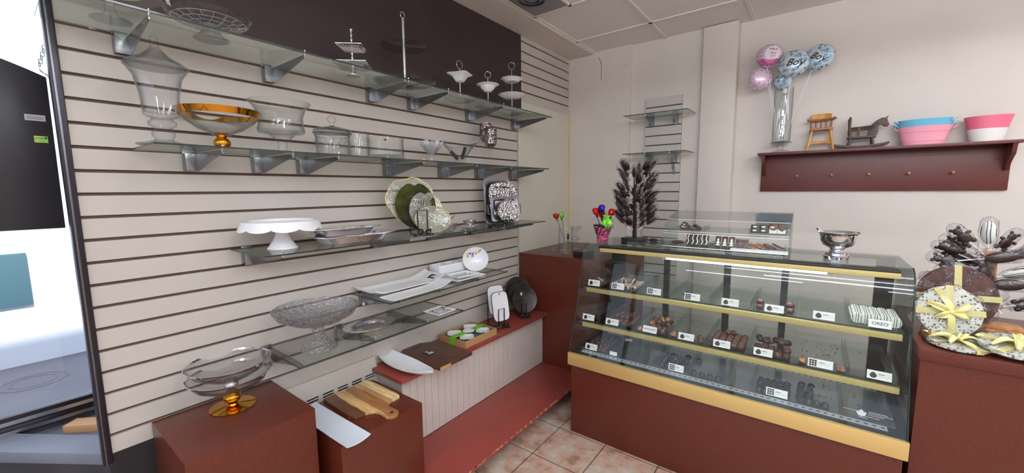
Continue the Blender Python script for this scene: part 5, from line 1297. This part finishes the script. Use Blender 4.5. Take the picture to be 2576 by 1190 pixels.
for p, q in (((2.405, TP + 0.004), (2.435, TP + 0.080)), ((2.438, TP + 0.090), (2.497, TP + 0.157))):
    pn = G().prism(slab(p, q), DX0 + a, DX1 - a, 'x').obj('front_lid', 'thin', t)
    e = 0.0018; G().tube([(DX0 + a, q[0], q[1]), (DX1 - a, q[0], q[1])], e, 6).tube([(DX0 + a, p[0], p[1] + .002), (DX1 - a, p[0], p[1] + .002)], e, 6).obj('bright_edge', 'ceilw', pn)
G().prism(slab((2.497, TP + 0.157), (2.733, TP + 0.196)), DX0 + a, DX1 - a, 'x').obj('top_lid', 'thin', t)
for x, mt in ((1.262, 'thin'),): G().lathe([(0.0005, 0), (0.016, 0), (0.006, 0.006), (0.010, 0.020), (0.0005, 0.024)], 16, T=T(x, 2.69, TP + 0.193)).obj('lid_knob', mt, t)
G().box(1.64, 1.818, 2.725, 2.729, TP + 0.105, TP + 0.192).obj('grey_backing', 'steel', t)
def basket(x, y, z, w, d, label):
    t = thing('acrylic_tray', label, 'tray', (x, y, z)); g = G(); s = .0025
    g.box(-w / 2, w / 2, 0, d, 0, s).box(-w / 2, w / 2, 0, s, s, .022).box(-w / 2, w / 2, d - s, d, s, .03).box(-w / 2, -w / 2 + s, s, d - s, s, .026).box(w / 2 - s, w / 2, s, d - s, s, .026)
    g.obj('tray_shell', 'thin', t); return t
basket(1.375, 2.475, TP + 0.0045, 0.14, 0.20, 'acrylic tray of striped bars, lower level of the acrylic display, window side')
basket(1.525, 2.475, TP + 0.0045, 0.14, 0.20, 'acrylic tray of tree-shaped chocolates, lower level of the acrylic display')
basket(1.715, 2.475, TP + 0.0045, 0.17, 0.20, 'acrylic tray of dipped slices, lower level of the acrylic display, right side')
basket(1.330, 2.520, TP + 0.0925, 0.15, 0.16, 'acrylic tray of mixed chocolates, upper level of the acrylic display, window side')
basket(1.715, 2.520, TP + 0.0925, 0.17, 0.16, 'acrylic tray of boxed figures, upper level of the acrylic display, right side')
def bar(loc, rot, label, grp, mat='chocd', kind='bar', mat2='wch'):
    t = thing('chocolate_bar', label, 'chocolate', loc, group=grp); t.rotation_euler = rot; t.scale = (1.12, 1.12, 1.05)
    if kind == 'bar':
        G().box(-0.010, 0.010, -0.006, 0.006, 0, 0.065).obj('bar_body', mat, t, bevel=0.003)
        G().tube([(-0.004, -0.0075, 0.004), (0.003, -0.0078, 0.02), (-0.003, -0.0078, 0.04), (0.002, -0.0075, 0.062)], 0.0028, 5).obj('white_drizzle', mat2, t)
    elif kind == 'tree':
        G().box(-0.013, 0.013, -0.006, 0.006, 0, 0.060).obj('bar_body', mat, t, bevel=0.004)
        g = G()
        for k, (w, z) in enumerate(((.011, .008), (.009, .022), (.006, .036))): g.prism([(-w, z), (w, z), (0, z + .016)], -0.0085, -0.006, 'y')
        g.obj('white_tree', mat2, t)
    elif kind == 'square':
        G().box(-0.017, 0.017, -0.007, 0.007, 0, 0.042).obj('bar_body', mat, t, bevel=0.004)
        G().lathe([(0.0005, 0), (.008, 0), (.007, .003), (.0005, .004)], 14, T=T(0, -0.007, .031, rx=PI / 2), sx=1.2, sy=.6).lathe([(0.0005, 0), (.008, 0), (.007, .003), (.0005, .004)], 14, T=T(0, -0.007, .011, rx=PI / 2), sx=1.2, sy=.6).obj('white_dots', mat2, t)
    elif kind == 'figure':
        G().box(-0.018, 0.018, -0.006, 0.006, 0, 0.050).obj('bar_body', mat, t, bevel=0.005)
        G().prism([(-0.016, 0.0), (0.016, 0.0), (0.016, 0.022), (0.008, 0.016), (0, 0.010), (-0.008, 0.016), (-0.016, 0.024)], -0.0085, -0.006, 'y').obj('white_lower_half', mat2, t)
    elif kind == 'slice':
        G().lathe([(0.0005, -.004), (.022, -.004), (.026, 0), (.022, .004), (.0005, .004)], 20, sx=1.3).obj('slice_body', mat, t)
    elif kind == 'bag':
        G().box(-0.028, 0.028, -0.004, 0.004, 0, 0.05).obj('bag_body', 'chocp', t, bevel=.003); G().box(-0.031, 0.031, -0.007, 0.007, -0.001, 0.055).obj('wrap', 'cello', t)
    return t
zz = TP + 0.0072
for k in range(5): bar((1.325 + .025 * k, 2.50 + .006 * (k % 2), zz), (-.35, 0, .05 * k - .1), 'chocolate bar with white drizzle, lower level of the acrylic display', 'drizzled bars', kind='bar')
for k in range(3): bar((1.485 + .034 * k, 2.50, zz), (-.35, 0, 0), 'chocolate bar with a white tree shape, lower level of the acrylic display', 'tree bars', 'choc' if k == 2 else 'chocd', 'tree')
bar((1.605, 2.485, zz), (-.3, 0, 0), 'cellophane bag of bark pieces, lower level of the acrylic display', None, kind='bag')
for k in range(4): bar((1.660 + .037 * k, 2.51 + .01 * (k % 2), zz + .014 + .003 * k), (.3, .35, .3 * k), 'dark dipped slice, lower right of the acrylic display', 'dipped slices', 'choc' if k > 1 else 'nut', 'slice')
zu = TP + 0.0955
for k in range(3): bar((1.665 + .004 + .040 * (k - .3), 2.540, zu), (-.2, 0, 0), 'dark square with two white dots, upper right of the acrylic display', 'dotted squares', 'chocd', 'square')
for k in range(2): bar((1.742 + .038 * k, 2.538, zu), (-.2, 0, 0), 'brown figure bar with a white lower half, upper right of the acrylic display', 'figure bars', 'choc', 'figure')
for k in range(5): bar((1.280 + .024 * k, 2.545 + .012 * (k % 3), zu + .002), (-1.0, .2, .6 * k), 'small mixed chocolate, upper window side of the acrylic display', 'mixed chocolates', ('choc', 'chocd', 'chocp')[k % 3], 'tree' if k % 2 else 'square')
bar((1.262, 2.52, zz + .010), (.2, 0, .4), 'loose dark slice at the window end of the acrylic display floor', None, 'chocd', 'slice')

t = thing('silver_goblet', 'footed silver bowl with a handle rim standing on the display case', 'bowl', (2.009, 2.44, TP))
G().lathe([(0.0005, 0), (0.051, 0), (0.052, 0.014), (0.046, 0.018), (0.045, 0.028), (0.034, 0.034), (0.027, 0.046), (0.034, 0.054), (0.056, 0.066), (0.068, 0.088), (0.070, 0.112), (0.072, 0.118), (0.082, 0.126), (0.079, 0.129), (0.068, 0.119), (0.064, 0.090), (0.050, 0.070), (0.0005, 0.060)], 56).obj('bowl_body', 'chrome', t)
G().tube([(-0.060, 0, 0.112), (-0.074, 0, 0.134), (-0.080, 0, 0.146)], 0.006, 8, radii=[.004, .006, .008]).obj('side_knob', 'chrome', t)
g = G()
for k in range(22): g.ball((0.0685 * math.cos(k * 2 * PI / 22), 0.0685 * math.sin(k * 2 * PI / 22), 0.112), 0.004, (1, 1, 1), 8, 5)
g.obj('beaded_band', 'chrome', t)

# ---------------------------------------------------------------- small slatwall panel on the back wall
t = thing('slat_panel', 'narrow slatwall panel mounted on the back wall beside the column', 'slatwall panel', (0.722, 3.47, 0))
g = G(); zt = 2.243; zs = [2.168 - 0.0775 * k for k in range(0, 19)]
g.box(0, 0.292, -0.008, 0, 0.75, zt, 1)
ed = [zt] + zs + [0.75]
for a, b in zip(ed, ed[1:]): g.box(0, 0.292, -0.020, -0.008, b + (0.005 if b != 0.75 else 0), a - (0.005 if a != zt else 0), 0)
g.obj('panel_boards', ('slat', 'groove'), t)
def back_shelf(z, lab, y=3.449):
    t = thing('glass_shelf', lab, 'shelf', (0.875, y - 0.125, z))
    G().box(-0.245, 0.245, -0.125, 0.120, 0, 0.006).obj('pane', 'shelfglass', t)
    G().box(-0.245, 0.245, -0.126, -0.125, 0.0004, 0.0056).box(0.245, 0.246, -0.125, .12, 0.0004, 0.0056).obj('polished_edge', 'edgeglass', t)
back_shelf(2.078, 'upper small glass shelf on the back wall panel'); back_shelf(1.776, 'lower small glass shelf on the back wall panel')
for z, nm in ((2.078, 'upper small glass shelf'), (1.776, 'lower small glass shelf')):
    for k, x in enumerate((0.782, 0.975)):
        dup(first, (x, 3.449, z), -PI / 2, 'chrome bracket under the %s, %s one of the two' % (nm, ('window-side', 'column-side')[k]), 'brackets of the ' + nm, scale=(0.72, 0.9, 1.0))
t = thing('wall_hook', 'small metal faceout hook on the back wall slat panel', 'hook', (0.975, 3.449, 1.70))
G().box(-0.012, 0.012, -0.006, 0, -0.085, 0.0).obj('hook_plate', 'steel', t, bevel=.001); G().tube([(0, -0.004, -0.03), (-0.004, -0.045, -0.045), (-0.006, -0.055, -0.03), (-0.006, -0.05, -0.008)], 0.003, 6).obj('hook_wire', 'steel', t)

# ---------------------------------------------------------------- long mahogany wall shelf with pegs
WS = 1.744
t = thing('wall_shelf', 'long mahogany wall shelf with five pegs on the back wall', 'shelf', (0, 3.53, 0))
G().box(1.560, 2.785, -0.135, 0, WS - 0.018, WS).obj('shelf_top', 'mahogd', t, bevel=0.0015)
G().box(1.578, 2.776, -0.018, 0, 1.470, WS - 0.018).obj('back_board', 'mahogd', t, bevel=0.001)
for x in (1.586, 2.750):
    G().prism([(-0.125, WS - 0.018), (-0.018, WS - 0.018), (-0.018, 1.585), (-0.040, 1.585), (-0.055, 1.62), (-0.085, 1.65), (-0.110, 1.67)], x, x + 0.018, 'x').obj('end_bracket', 'mahogd', t, bevel=0.001)
for x in (1.798, 1.988, 2.178, 2.364, 2.552):
    G().tube([(x, -0.018, 1.575), (x, -0.045, 1.578)], 0.0055, 10).ball((x, -0.048, 1.5785), 0.0075).obj('peg', 'wedge', t)
ty = 3.53 - 0.070
# balloon vase on its glass stand
t = thing('cake_stand', 'small glass pedestal stand carrying the balloon cylinder on the wall shelf', 'stand', (1.690, ty, WS + 0.0005))
G().lathe([(0.0005, 0), (0.058, 0), (0.050, 0.010), (0.016, 0.018), (0.022, 0.030), (0.022, 0.042), (0.014, 0.052), (0.018, 0.062), (0.0005, 0.062)], 36).obj('pedestal', 'clear', t)
G().lathe([(0.0005, 0.062), (0.066, 0.064), (0.067, 0.070), (0.062, 0.070), (0.0005, 0.067)], 44).obj('plate', 'clear', t)
t = thing('cylinder_vase', 'tall clear cylinder holding the balloon sticks on the wall shelf', 'vase', (1.690, ty, WS + 0.072))
G().lathe([(0.0005, 0), (0.055, 0), (0.057, 0.37), (0.055, 0.37), (0.053, 0.004), (0.0005, 0.004)], 44).obj('cylinder', 'clear', t)
t = thing('white_tube', 'slim frosted white tube standing inside the balloon cylinder', 'tube', (1.694, ty, WS + 0.0765))
G().lathe([(0.0005, 0), (0.014, 0), (0.014, 0.33), (0.0005, 0.335)], 20).obj('tube_body', 'cello', t); G().lathe([(0.0005, 0.33), (0.013, 0.33), (0.013, 0.36), (0.0005, 0.362)], 20).obj('cap', 'stick', t)

def balloon(loc, R, label, foil, yaw, pitch, spin, seat, deco):
    """round foil balloon, face along local +z before it is turned to the room"""
    t = thing('foil_balloon', label, 'balloon', loc)
    base = Matrix.Rotation(yaw, 3, 'Z') @ Matrix.Rotation(PI / 2 - pitch, 3, 'X') @ Matrix.Rotation(spin, 3, 'Z')
    t.rotation_euler = base.to_euler()
    pf = lambda q: 0.60 * R * math.sqrt(max(0, 1 - q ** 2.2))
    def crimp(a, r, z):
        q = r / R
        return (r * (1 + 0.012 * q ** 8 * math.cos(26 * a)), z * (1 + 0.07 * q ** 4 * math.cos(26 * a)))
    prof = [(max(.0005, R * q), -pf(q)) for q in (0, .2, .4, .6, .75, .86, .94, 1.0)] + [(R * 1.03, 0)] + [(max(.0005, R * q), pf(q)) for q in (1.0, .94, .86, .75, .6, .4, .2, 0)]
    G().lathe(prof, 104, fn=crimp).obj('foil_skin', foil, t, ang=60)
    def place(vs, ox, oy): return [(x + ox, y + oy, pf(min(1, math.hypot(x + ox, y + oy) / R)) + 0.0032 + z) for x, y, z in vs]
    for (txt, size, sh, ox, oy, mt, bold) in deco:
        vs, fs = text_geo(txt, size, sh, 0.0004, bold); G().add(place(vs, ox, oy), fs).obj('lettering', mt, t)
    p0 = Vector(loc) + base @ Vector((0, -R, 0)); s = Vector(seat)
    st = thing('balloon_stick', 'white stick under the ' + label.replace(',', ''), 'stick', tuple(s))
    G().tube([(0, 0, 0), tuple((p0 - s) * 0.5 + Vector((0, -.002, 0))), tuple(p0 - s)], 0.0022, 6).obj('stick_rod', 'stick', st)
    return t, pf
zb = WS + 0.078
b1, pf = balloon((1.595, ty - 0.07, 2.405), 0.078, 'pink baby girl balloon, topmost of the pink pair', 'pinkballoon', 0.10, 0.12, -0.12, (1.680, ty, zb), [("IT'S A", 0.020, 0, 0.020, 0.026, 'pinkink', .0006), ('Baby', 0.018, .2, 0.022, 0.0, 'pinkink', 0), ('Girl', 0.020, .1, 0.022, -0.020, 'pinkink', 0)])
g = G()
for k, (cx, cy, r) in enumerate(((0.018, 0.005, 0.046),)):
    vs = [(cx, cy)] + [(cx + r * math.cos(a), cy + r * math.sin(a)) for a in [2 * PI * i / 36 for i in range(36)]]
    rings = []
    for f in (0, .35, .7, 1.0): rings.append([(cx + f * r * math.cos(a), cy + f * r * math.sin(a)) for a in [2 * PI * i / 36 for i in range(36)]])
    V = [(x, y, pf(min(1, math.hypot(x, y) / 0.078)) + 0.0008) for rg in rings for x, y in rg]
    F = [(i * 36 + j, i * 36 + (j + 1) % 36, (i + 1) * 36 + (j + 1) % 36, (i + 1) * 36 + j) for i in range(3) for j in range(36)]
    g.add(V, F)
g.obj('white_disc', 'stick', b1)
V, F = [], []
for i in range(9):
    for j in range(25):
        u = -1 + 2 * j / 24; rr_ = 0.0775; y = -0.074 + (i / 8) * 0.040; xw = math.sqrt(max(0, rr_ ** 2 - y * y)); x = u * xw
        V.append((x, y, pf(min(1, math.hypot(x, y) / 0.078)) + 0.0006))
F = [(i * 25 + j, i * 25 + j + 1, (i + 1) * 25 + j + 1, (i + 1) * 25 + j) for i in range(8) for j in range(24)]
G().add(V, F).obj('magenta_base', 'pinkfoil', b1)
balloon((1.548, ty - 0.05, 2.265), 0.076, 'pink wrinkled balloon, lower of the pink pair', 'pinkballoon', 0.45, 0.05, 0.75, (1.670, ty, zb), [])
balloon((1.738, ty - 0.09, 2.322), 0.088, "blue spotted Boy balloon, in front of its twin", 'blueballoon', -0.06, 0.10, -0.10, (1.695, ty, zb), [("IT'S A", 0.016, 0, 0.024, 0.030, 'blueink', .0004), ('Boy', 0.062, 0.4, 0.012, -0.010, 'ink', .0002)])
balloon((1.872, ty - 0.03, 2.350), 0.084, 'blue spotted Boy balloon, farthest toward the high chair', 'blueballoon', -0.12, 0.10, -0.42, (1.705, ty, zb), [("IT'S A", 0.016, 0, 0.024, 0.030, 'blueink', .0004), ('Boy', 0.058, 0.4, 0.004, -0.010, 'ink', .0002)])
balloon((1.678, ty + 0.012, 2.238), 0.055, 'small dark blue balloon tucked beneath the front Boy balloon', 'blueballoon', 0.0, -0.3, 0.4, (1.685, ty, zb), [])

# doll high chair
t = thing('doll_high_chair', 'turned wooden doll high chair on the wall shelf', 'doll chair', (1.912, ty - 0.005, WS + 0.0005), rz=0.04)
zs_ = 0.130
G().box(-0.062, 0.062, -0.048, 0.045, zs_, zs_ + 0.016).obj('seat', 'oakd', t, bevel=0.004)
for sx in (-1, 1):
    for sy in (-1, 1):
        pts = [(sx * (0.070 - 0.022 * u), sy * (0.052 - .014 * u), u * zs_) for u in [k / 12 for k in range(13)]]
        G().tube(pts, 0.006, 10, radii=[.0045, .005, .0055, .006, .0075, .0052, .0078, .0078, .0052, .0078, .0062, .0068, .0055]).obj('leg', 'oak', t)
for s in (-1, 1):
    G().tube([(-0.060, s * 0.045, 0.045), (0.060, s * 0.045, 0.045)], 0.004, 8).obj('stretcher', 'oak', t)
G().tube([(-0.060, -0.045, 0.056), (0.060, -0.045, 0.056)], 0.0035, 8).obj('stretcher', 'oak', t)
for k in range(5):
    x = -0.052 + 0.026 * k
    G().tube([(x, 0.036, zs_ + 0.016), (x * 1.05, 0.042, zs_ + 0.040), (x * 1.1, 0.048, zs_ + 0.072)], 0.004, 8, radii=[.0045, .0065, .004] if k in (0, 4) else [.003, .0045, .003]).obj('back_spindle', 'oakd', t)
G().tube([(0.072 * math.cos(a), 0.048 * math.sin(a) - 0.002, zs_ + 0.076) for a in [math.radians(-25 + 230 * k / 20) for k in range(21)]], 0.0085, 8).obj('arm_rail', 'oakd', t)
G().sheet(14, 4, lambda u, v: (0.056 * math.cos(PI * (0.08 + .84 * u)), 0.046 + 0.014 * math.sin(PI * u) + .010 * v, zs_ + 0.080 + (0.036 + .006 * math.sin(PI * u)) * v), 0.006).obj('crest_rail', 'oak', t)

# rocking horse chair
t = thing('rocking_horse_chair', 'dark wooden toy rocking horse chair on the wall shelf', 'rocking horse', (2.120, ty, WS + 0.0005))
for s in (-1, 1):
    pts = [(-0.135 + 0.27 * k / 20, 0.028 + 0.55 * (k / 20 - .5) ** 2 * 0.14 * 4 * 0.5) for k in range(21)]
    lo_ = [(x, 0.002 + 0.95 * (x ** 2)) for x, _ in pts]; hi = [(x, z + 0.014) for x, z in lo_][::-1]
    G().prism(lo_ + hi, s * 0.040 - 0.005, s * 0.040 + 0.005, 'y').obj('rocker', 'rock', t, bevel=.002)
    for x in (-0.052, 0.052):
        G().tube([(x * 1.15, s * 0.040, 0.014), (x * 1.08, s * .038, 0.035), (x, s * 0.034, 0.062)], 0.006, 10, radii=[.0045, .0085, .005]).obj('leg', 'rock', t)
G().box(-0.070, 0.072, -0.044, 0.044, 0.062, 0.074).obj('seat', 'rock', t, bevel=.003)
for s in (-1, 1):
    G().tube([(-0.056, s * 0.034, 0.074), (-0.058, s * 0.034, 0.10), (-0.060, s * 0.034, 0.135), (-0.061, s * .034, 0.185), (-0.061, s * .034, 0.200)], .006, 10, radii=[.006, .009, .006, .0085, .003]).obj('back_post', 'rock', t)
    G().tube([(-0.058, s * 0.034, 0.128), (0.060, s * 0.034, 0.134)], 0.004, 8).tube([(-0.058, s * 0.034, 0.115), (0.055, s * 0.034, 0.120)], 0.003, 8).obj('arm_rail', 'rock', t)
    G().box(-0.018, -0.008, s * .034 - .004, s * .034 + .004, 0.074, 0.130).obj('arm_slat', 'rock', t)
for k in range(3): G().box(-0.064, -0.058, -0.030 + k * .022, -0.014 + k * .022, 0.074, 0.180).obj('back_slat', 'rock', t)
head = [(0.030, 0.074), (0.075, 0.074), (0.082, 0.100), (0.076, 0.132), (0.094, 0.142), (0.104, 0.128), (0.122, 0.124), (0.130, 0.138), (0.122, 0.158), (0.118, 0.176), (0.124, 0.196), (0.110, 0.182), (0.092, 0.182), (0.066, 0.166), (0.048, 0.146), (0.036, 0.128)]
G().prism(head, -0.008, 0.008, 'y').obj('horse_head', 'rock', t, bevel=.002)
G().ball((0.112, -0.0085, 0.162), 0.003).obj('eye', 'ink', t)
G().tube([(0.075, -0.03, 0.150), (0.075, 0.03, 0.150)], .004, 8).obj('handle_bar', 'rock', t)

# tubs
def tub(loc, label, mat, a0, b0, a1, b1, h, two=None, handles=True):
    t = thing('oval_tub', label, 'tub', loc)
    prof = [(0.0005, 0), (1.0, 0), (1.0 * 1.0, 0.002)]
    g = G()
    def ring(k): 
        a = a0 + (a1 - a0) * k; b = b0 + (b1 - b0) * k
        return a, b
    vs, fs, ms = [], [], []
    n = 48; lv = [0, .25, .5, .75, .97, 1.0]
    rows = [(k, 0) for k in lv] + [(k, 0.004) for k in lv[::-1]]
    for (k, off) in rows:
        a, b = ring(k); e = 0.003 if k >= .97 and off == 0 else 0
        for j in range(n):
            an = 2 * PI * j / n; vs.append(((a - off + e) * math.cos(an), (b - off + e) * math.sin(an), h * k + (0.004 if (off and k == 0) else 0)))
    for i in range(len(rows) - 1):
        for j in range(n):
            fs.append((i * n + j, i * n + (j + 1) % n, (i + 1) * n + (j + 1) % n, (i + 1) * n + j)); ms.append(1 if (two and i < 2) else 0)
    fs.append(tuple(range(n))[::-1]); ms.append(1 if two else 0); fs.append(tuple((len(rows) - 1) * n + j for j in range(n))); ms.append(0)
    g.v = vs; g.f = fs; g.m = ms
    g.obj('tub_body', (mat, two) if two else mat, t, ang=50)
    if not two:
        for z in (0.2, 0.7): 
            a, b = ring(z); G().tube([((a + .001) * math.cos(x), (b + .001) * math.sin(x), h * z) for x in [2 * PI * k / 48 for k in range(48)]], 0.0016, 5, closed=True).obj('pressed_ridge', mat, t)
    if handles:
        for s in (-1, 1):
            G().tube([(s * (a1 - .004), -0.018, h * .82), (s * (a1 + 0.018), -0.016, h * 0.98), (s * (a1 + 0.018), 0.016, h * 0.98), (s * (a1 - .004), 0.018, h * .82)], 0.0028, 7).obj('handle', mat, t)
    return t
tub((2.408, ty, WS + 0.0005), 'pale pink oval metal tub, bottom of the stacked tubs on the wall shelf', 'pinkt', 0.092, 0.048, 0.118, 0.062, 0.108)
tub((2.408, ty, WS + 0.028), 'pale blue oval metal tub, middle of the stacked tubs on the wall shelf', 'bluet', 0.082, 0.040, 0.117, 0.060, 0.102)
tub((2.406, ty, WS + 0.046), 'pale blue oval metal tub, topmost of the stacked tubs on the wall shelf', 'bluet', 0.078, 0.036, 0.115, 0.058, 0.104)
tub((2.660, ty, WS + 0.0005), 'pink and white two-tone round tub at the right end of the wall shelf', 'pinkd', 0.064, 0.052, 0.092, 0.062, 0.140, two='wht', handles=False)

# ---------------------------------------------------------------- right counter
t = thing('side_counter', 'mahogany counter to the right of the display case', 'counter', (2.275, 2.12, 0))
G().box(0, 1.20, 0.012, 0.70, 0, 0.835).obj('counter_body', 'mahog', t)
G().box(-0.008, 1.21, 0, 0.72, 0.835, 0.880).obj('counter_top', 'mahog', t, bevel=0.002)
CTR = 0.8805
def disc(loc, R, label, rot, mat='bark', ribbon=True, bow=True, wrap=True, thick=0.012, grp=None):
    t = thing('chocolate_disc', label, 'chocolate', loc); t.rotation_euler = rot
    G().lathe([(0.0005, 0), (R, 0), (R, thick * .6), (R * .97, thick), (0.0005, thick)], 64).obj('disc_body', mat, t)
    if ribbon:
        w = 0.012; e = R + .002
        G().box(-w, w, -e, e, thick + .001, thick + .002).box(-w, w, -e - .001, -e, -.001, thick + .002).box(-w, w, e, e + .001, -.001, thick + .002).box(-e, e, -w, w, thick + .0022, thick + .0032).obj('ribbon', 'cellow', t)
    if bow:
        g = G()
        for a, l in ((0.5, .07), (2.7, .08), (3.6, .055), (5.9, .06)):
            def lp(u, v, a=a, l=l):
                s = u * l; zz = thick + .006 + .022 * math.sin(PI * u) ; wv = (v - .5) * (.010 + .016 * math.sin(PI * u))
                return (math.cos(a) * s - math.sin(a) * wv, math.sin(a) * s + math.cos(a) * wv, zz + .004 * math.sin(6 * v))
            g.sheet(10, 4, lp, .001)
        for a, l in ((1.7, .10), (4.6, .12)):
            def lp(u, v, a=a, l=l):
                s = u * l; wv = (v - .5) * .024
                return (math.cos(a + .3 * u) * s - math.sin(a) * wv, math.sin(a + .3 * u) * s + math.cos(a) * wv, thick + .008 + .006 * math.sin(7 * u))
            g.sheet(10, 3, lp, .001)
        g.ball((0, 0, thick + .012), .010, (1, 1, .8), 10, 6)
        g.obj('bow', 'cellow', t)
    if wrap:
        rr = random.Random(int(R * 1000))
        def wr(a, r, z): 
            q = 1 + (.10 * math.sin(5 * a) + .06 * math.sin(11 * a + 1)) * (r > R * 1.0)
            return (r * q, z + (.008 * math.sin(9 * a) if r > R * .9 else 0))
        G().lathe([(0.0005, -.004), (R * 1.05, -.006), (R * 1.09, .004), (R * 1.07, .012), (R * .95, thick + .010), (R * .5, thick + .006), (0.0005, thick + .008)], 60, fn=wr).obj('cellophane_wrap', 'cello', t)
    return t
def standrot(rz, tilt): return (Euler((0, 0, rz)).to_matrix() @ Euler((PI / 2 - tilt, 0, 0)).to_matrix()).to_euler()
disc((2.412, 2.45, CTR + 0.150), 0.132, 'large dark chocolate disc standing behind the speckled one, wrapped in cellophane', standrot(0.25, 0.15), 'chocp', ribbon=True, bow=False)
disc((2.372, 2.335, CTR + 0.108), 0.104, 'cookie-speckled round chocolate disc standing with a yellow bow', standrot(0.25, 0.22))
t = thing('plate_stand', 'small pink-brown wooden peg stand holding the speckled chocolate disc', 'stand', (2.364, 2.285, CTR), rz=0.2)
G().box(-0.060, -0.045, -0.02, 0.06, 0, 0.010).box(0.045, 0.060, -0.02, 0.06, 0, 0.010).box(-0.06, 0.06, 0.04, 0.052, 0.01, 0.02).obj('stand_feet', 'oakd', t)
for s in (-1, 1): G().tube([(s * .0525, -0.010, 0.010), (s * .0525, -0.010, 0.040)], .0045, 8).obj('peg', 'oakd', t)
disc((2.385, 2.215, CTR + 0.008), 0.084, 'flat wrapped chocolate disc with yellow ribbon on the front edge of the counter', (0.03, 0, 0.5), 'bark')
disc((2.530, 2.215, CTR + 0.030), 0.098, 'flat wrapped chocolate disc overlapping the others toward the right edge', (0.10, -0.12, 0.9), 'bark')
disc((2.680, 2.24, CTR + 0.012), 0.085, 'flat wrapped chocolate disc at the right edge of the counter', (0.03, 0, 0.2), 'bark')
disc((2.705, 2.50, CTR + 0.120), 0.070, 'bark disc in cellophane hanging by the wooden post at the right edge', standrot(-0.3, 0.1), 'chocp', ribbon=False, bow=False)
t = thing('lollipop_stand', 'wooden post stand of large lollipops on the side counter', 'stand', (2.515, 2.555, CTR))
G().box(-0.070, 0.130, -0.06, 0.06, 0, 0.018).box(-0.055, 0.115, -0.045, 0.045, 0.018, 0.032).obj('stand_base', 'pine', t, bevel=0.003)
G().box(-0.022, 0.022, -0.018, 0.018, 0.032, 0.34).obj('stand_post', 'pine', t, bevel=0.002)
lo2 = lolly_proto('oval', 'x', 'chocd'); lb2 = lolly_proto('bear', 'x', 'chocd'); lw2 = lolly_proto('oval', 'x', 'oreo')
first_used = set()
spec2 = [('b', -0.115, 0.0, 0.335, -62), ('b', -0.085, -.02, 0.40, -42), ('w', -0.010, 0.0, 0.42, -3), ('b', -0.125, -.01, 0.29, -72), ('o', -0.10, -.03, 0.235, -68), ('o', 0.020, -.06, 0.325, 78), ('o', 0.09, -.02, 0.345, 62), ('w', 0.075, -.05, 0.265, 68), ('b', -0.02, -.06, 0.265, -15),
         ('o', 0.045, -.07, 0.215, 84), ('b', -0.02, -.05, 0.195, -30), ('o', -0.135, 0.02, 0.200, -80), ('b', 0.11, -.03, 0.135, 72), ('w', 0.135, 0.0, 0.385, 50), ('o', -0.06, 0.03, 0.30, -55), ('b', 0.05, 0.03, 0.38, 30), ('b', -0.09, 0.02, 0.36, -58), ('o', 0.14, -0.02, 0.15, 64)]
names2 = {'b': 'teddy-shaped lollipop on the wooden post, ', 'o': 'oval dark lollipop on the wooden post, ', 'w': 'white drizzled lollipop on the wooden post, '}
where2 = ['farthest out on the upper window side', 'highest on the window side', 'upright at the top of the post', 'out past the big discs, second row', 'low on the window side, above the big disc', 'just right of the post near the top', 'high on the far right, under the top one', 'pointing right at middle height',
          'in front of the post at middle height', 'crossing the post below the middle', 'lowest one in front of the post', 'lowest on the window side', 'low at the right edge', 'highest at the right edge', 'behind the window side cluster', 'behind the top of the post', 'behind the top window side pair', 'right edge, just above the lowest']
for (kd, dx, dy, dz, ang), wh in zip(spec2, where2):
    src = {'b': lb2, 'o': lo2, 'w': lw2}[kd]
    a = math.radians(ang); s = 1.35
    tip = Vector((2.515 + dx, 2.555 + dy, CTR + dz))
    m3 = Matrix.Rotation(a, 3, 'Y') @ Matrix.Rotation(random.uniform(-.5, .5) + (PI / 2 if kd == 'o' else 0) * 0, 3, 'Z')
    loc = tip - m3 @ Vector((0, 0, 0.092 * s))
    if kd not in first_used:
        first_used.add(kd); o = src; o.location = loc; o.rotation_euler = m3.to_euler(); o['label'] = names2[kd] + wh; o['group'] = 'lollipops of the wooden post stand, ' + {'b': 'teddy', 'o': 'oval', 'w': 'white'}[kd]
    else: o = dup(src, loc, None, names2[kd] + wh, 'lollipops of the wooden post stand, ' + {'b': 'teddy', 'o': 'oval', 'w': 'white'}[kd], m3.to_euler())
    o.scale = (s, s, s)
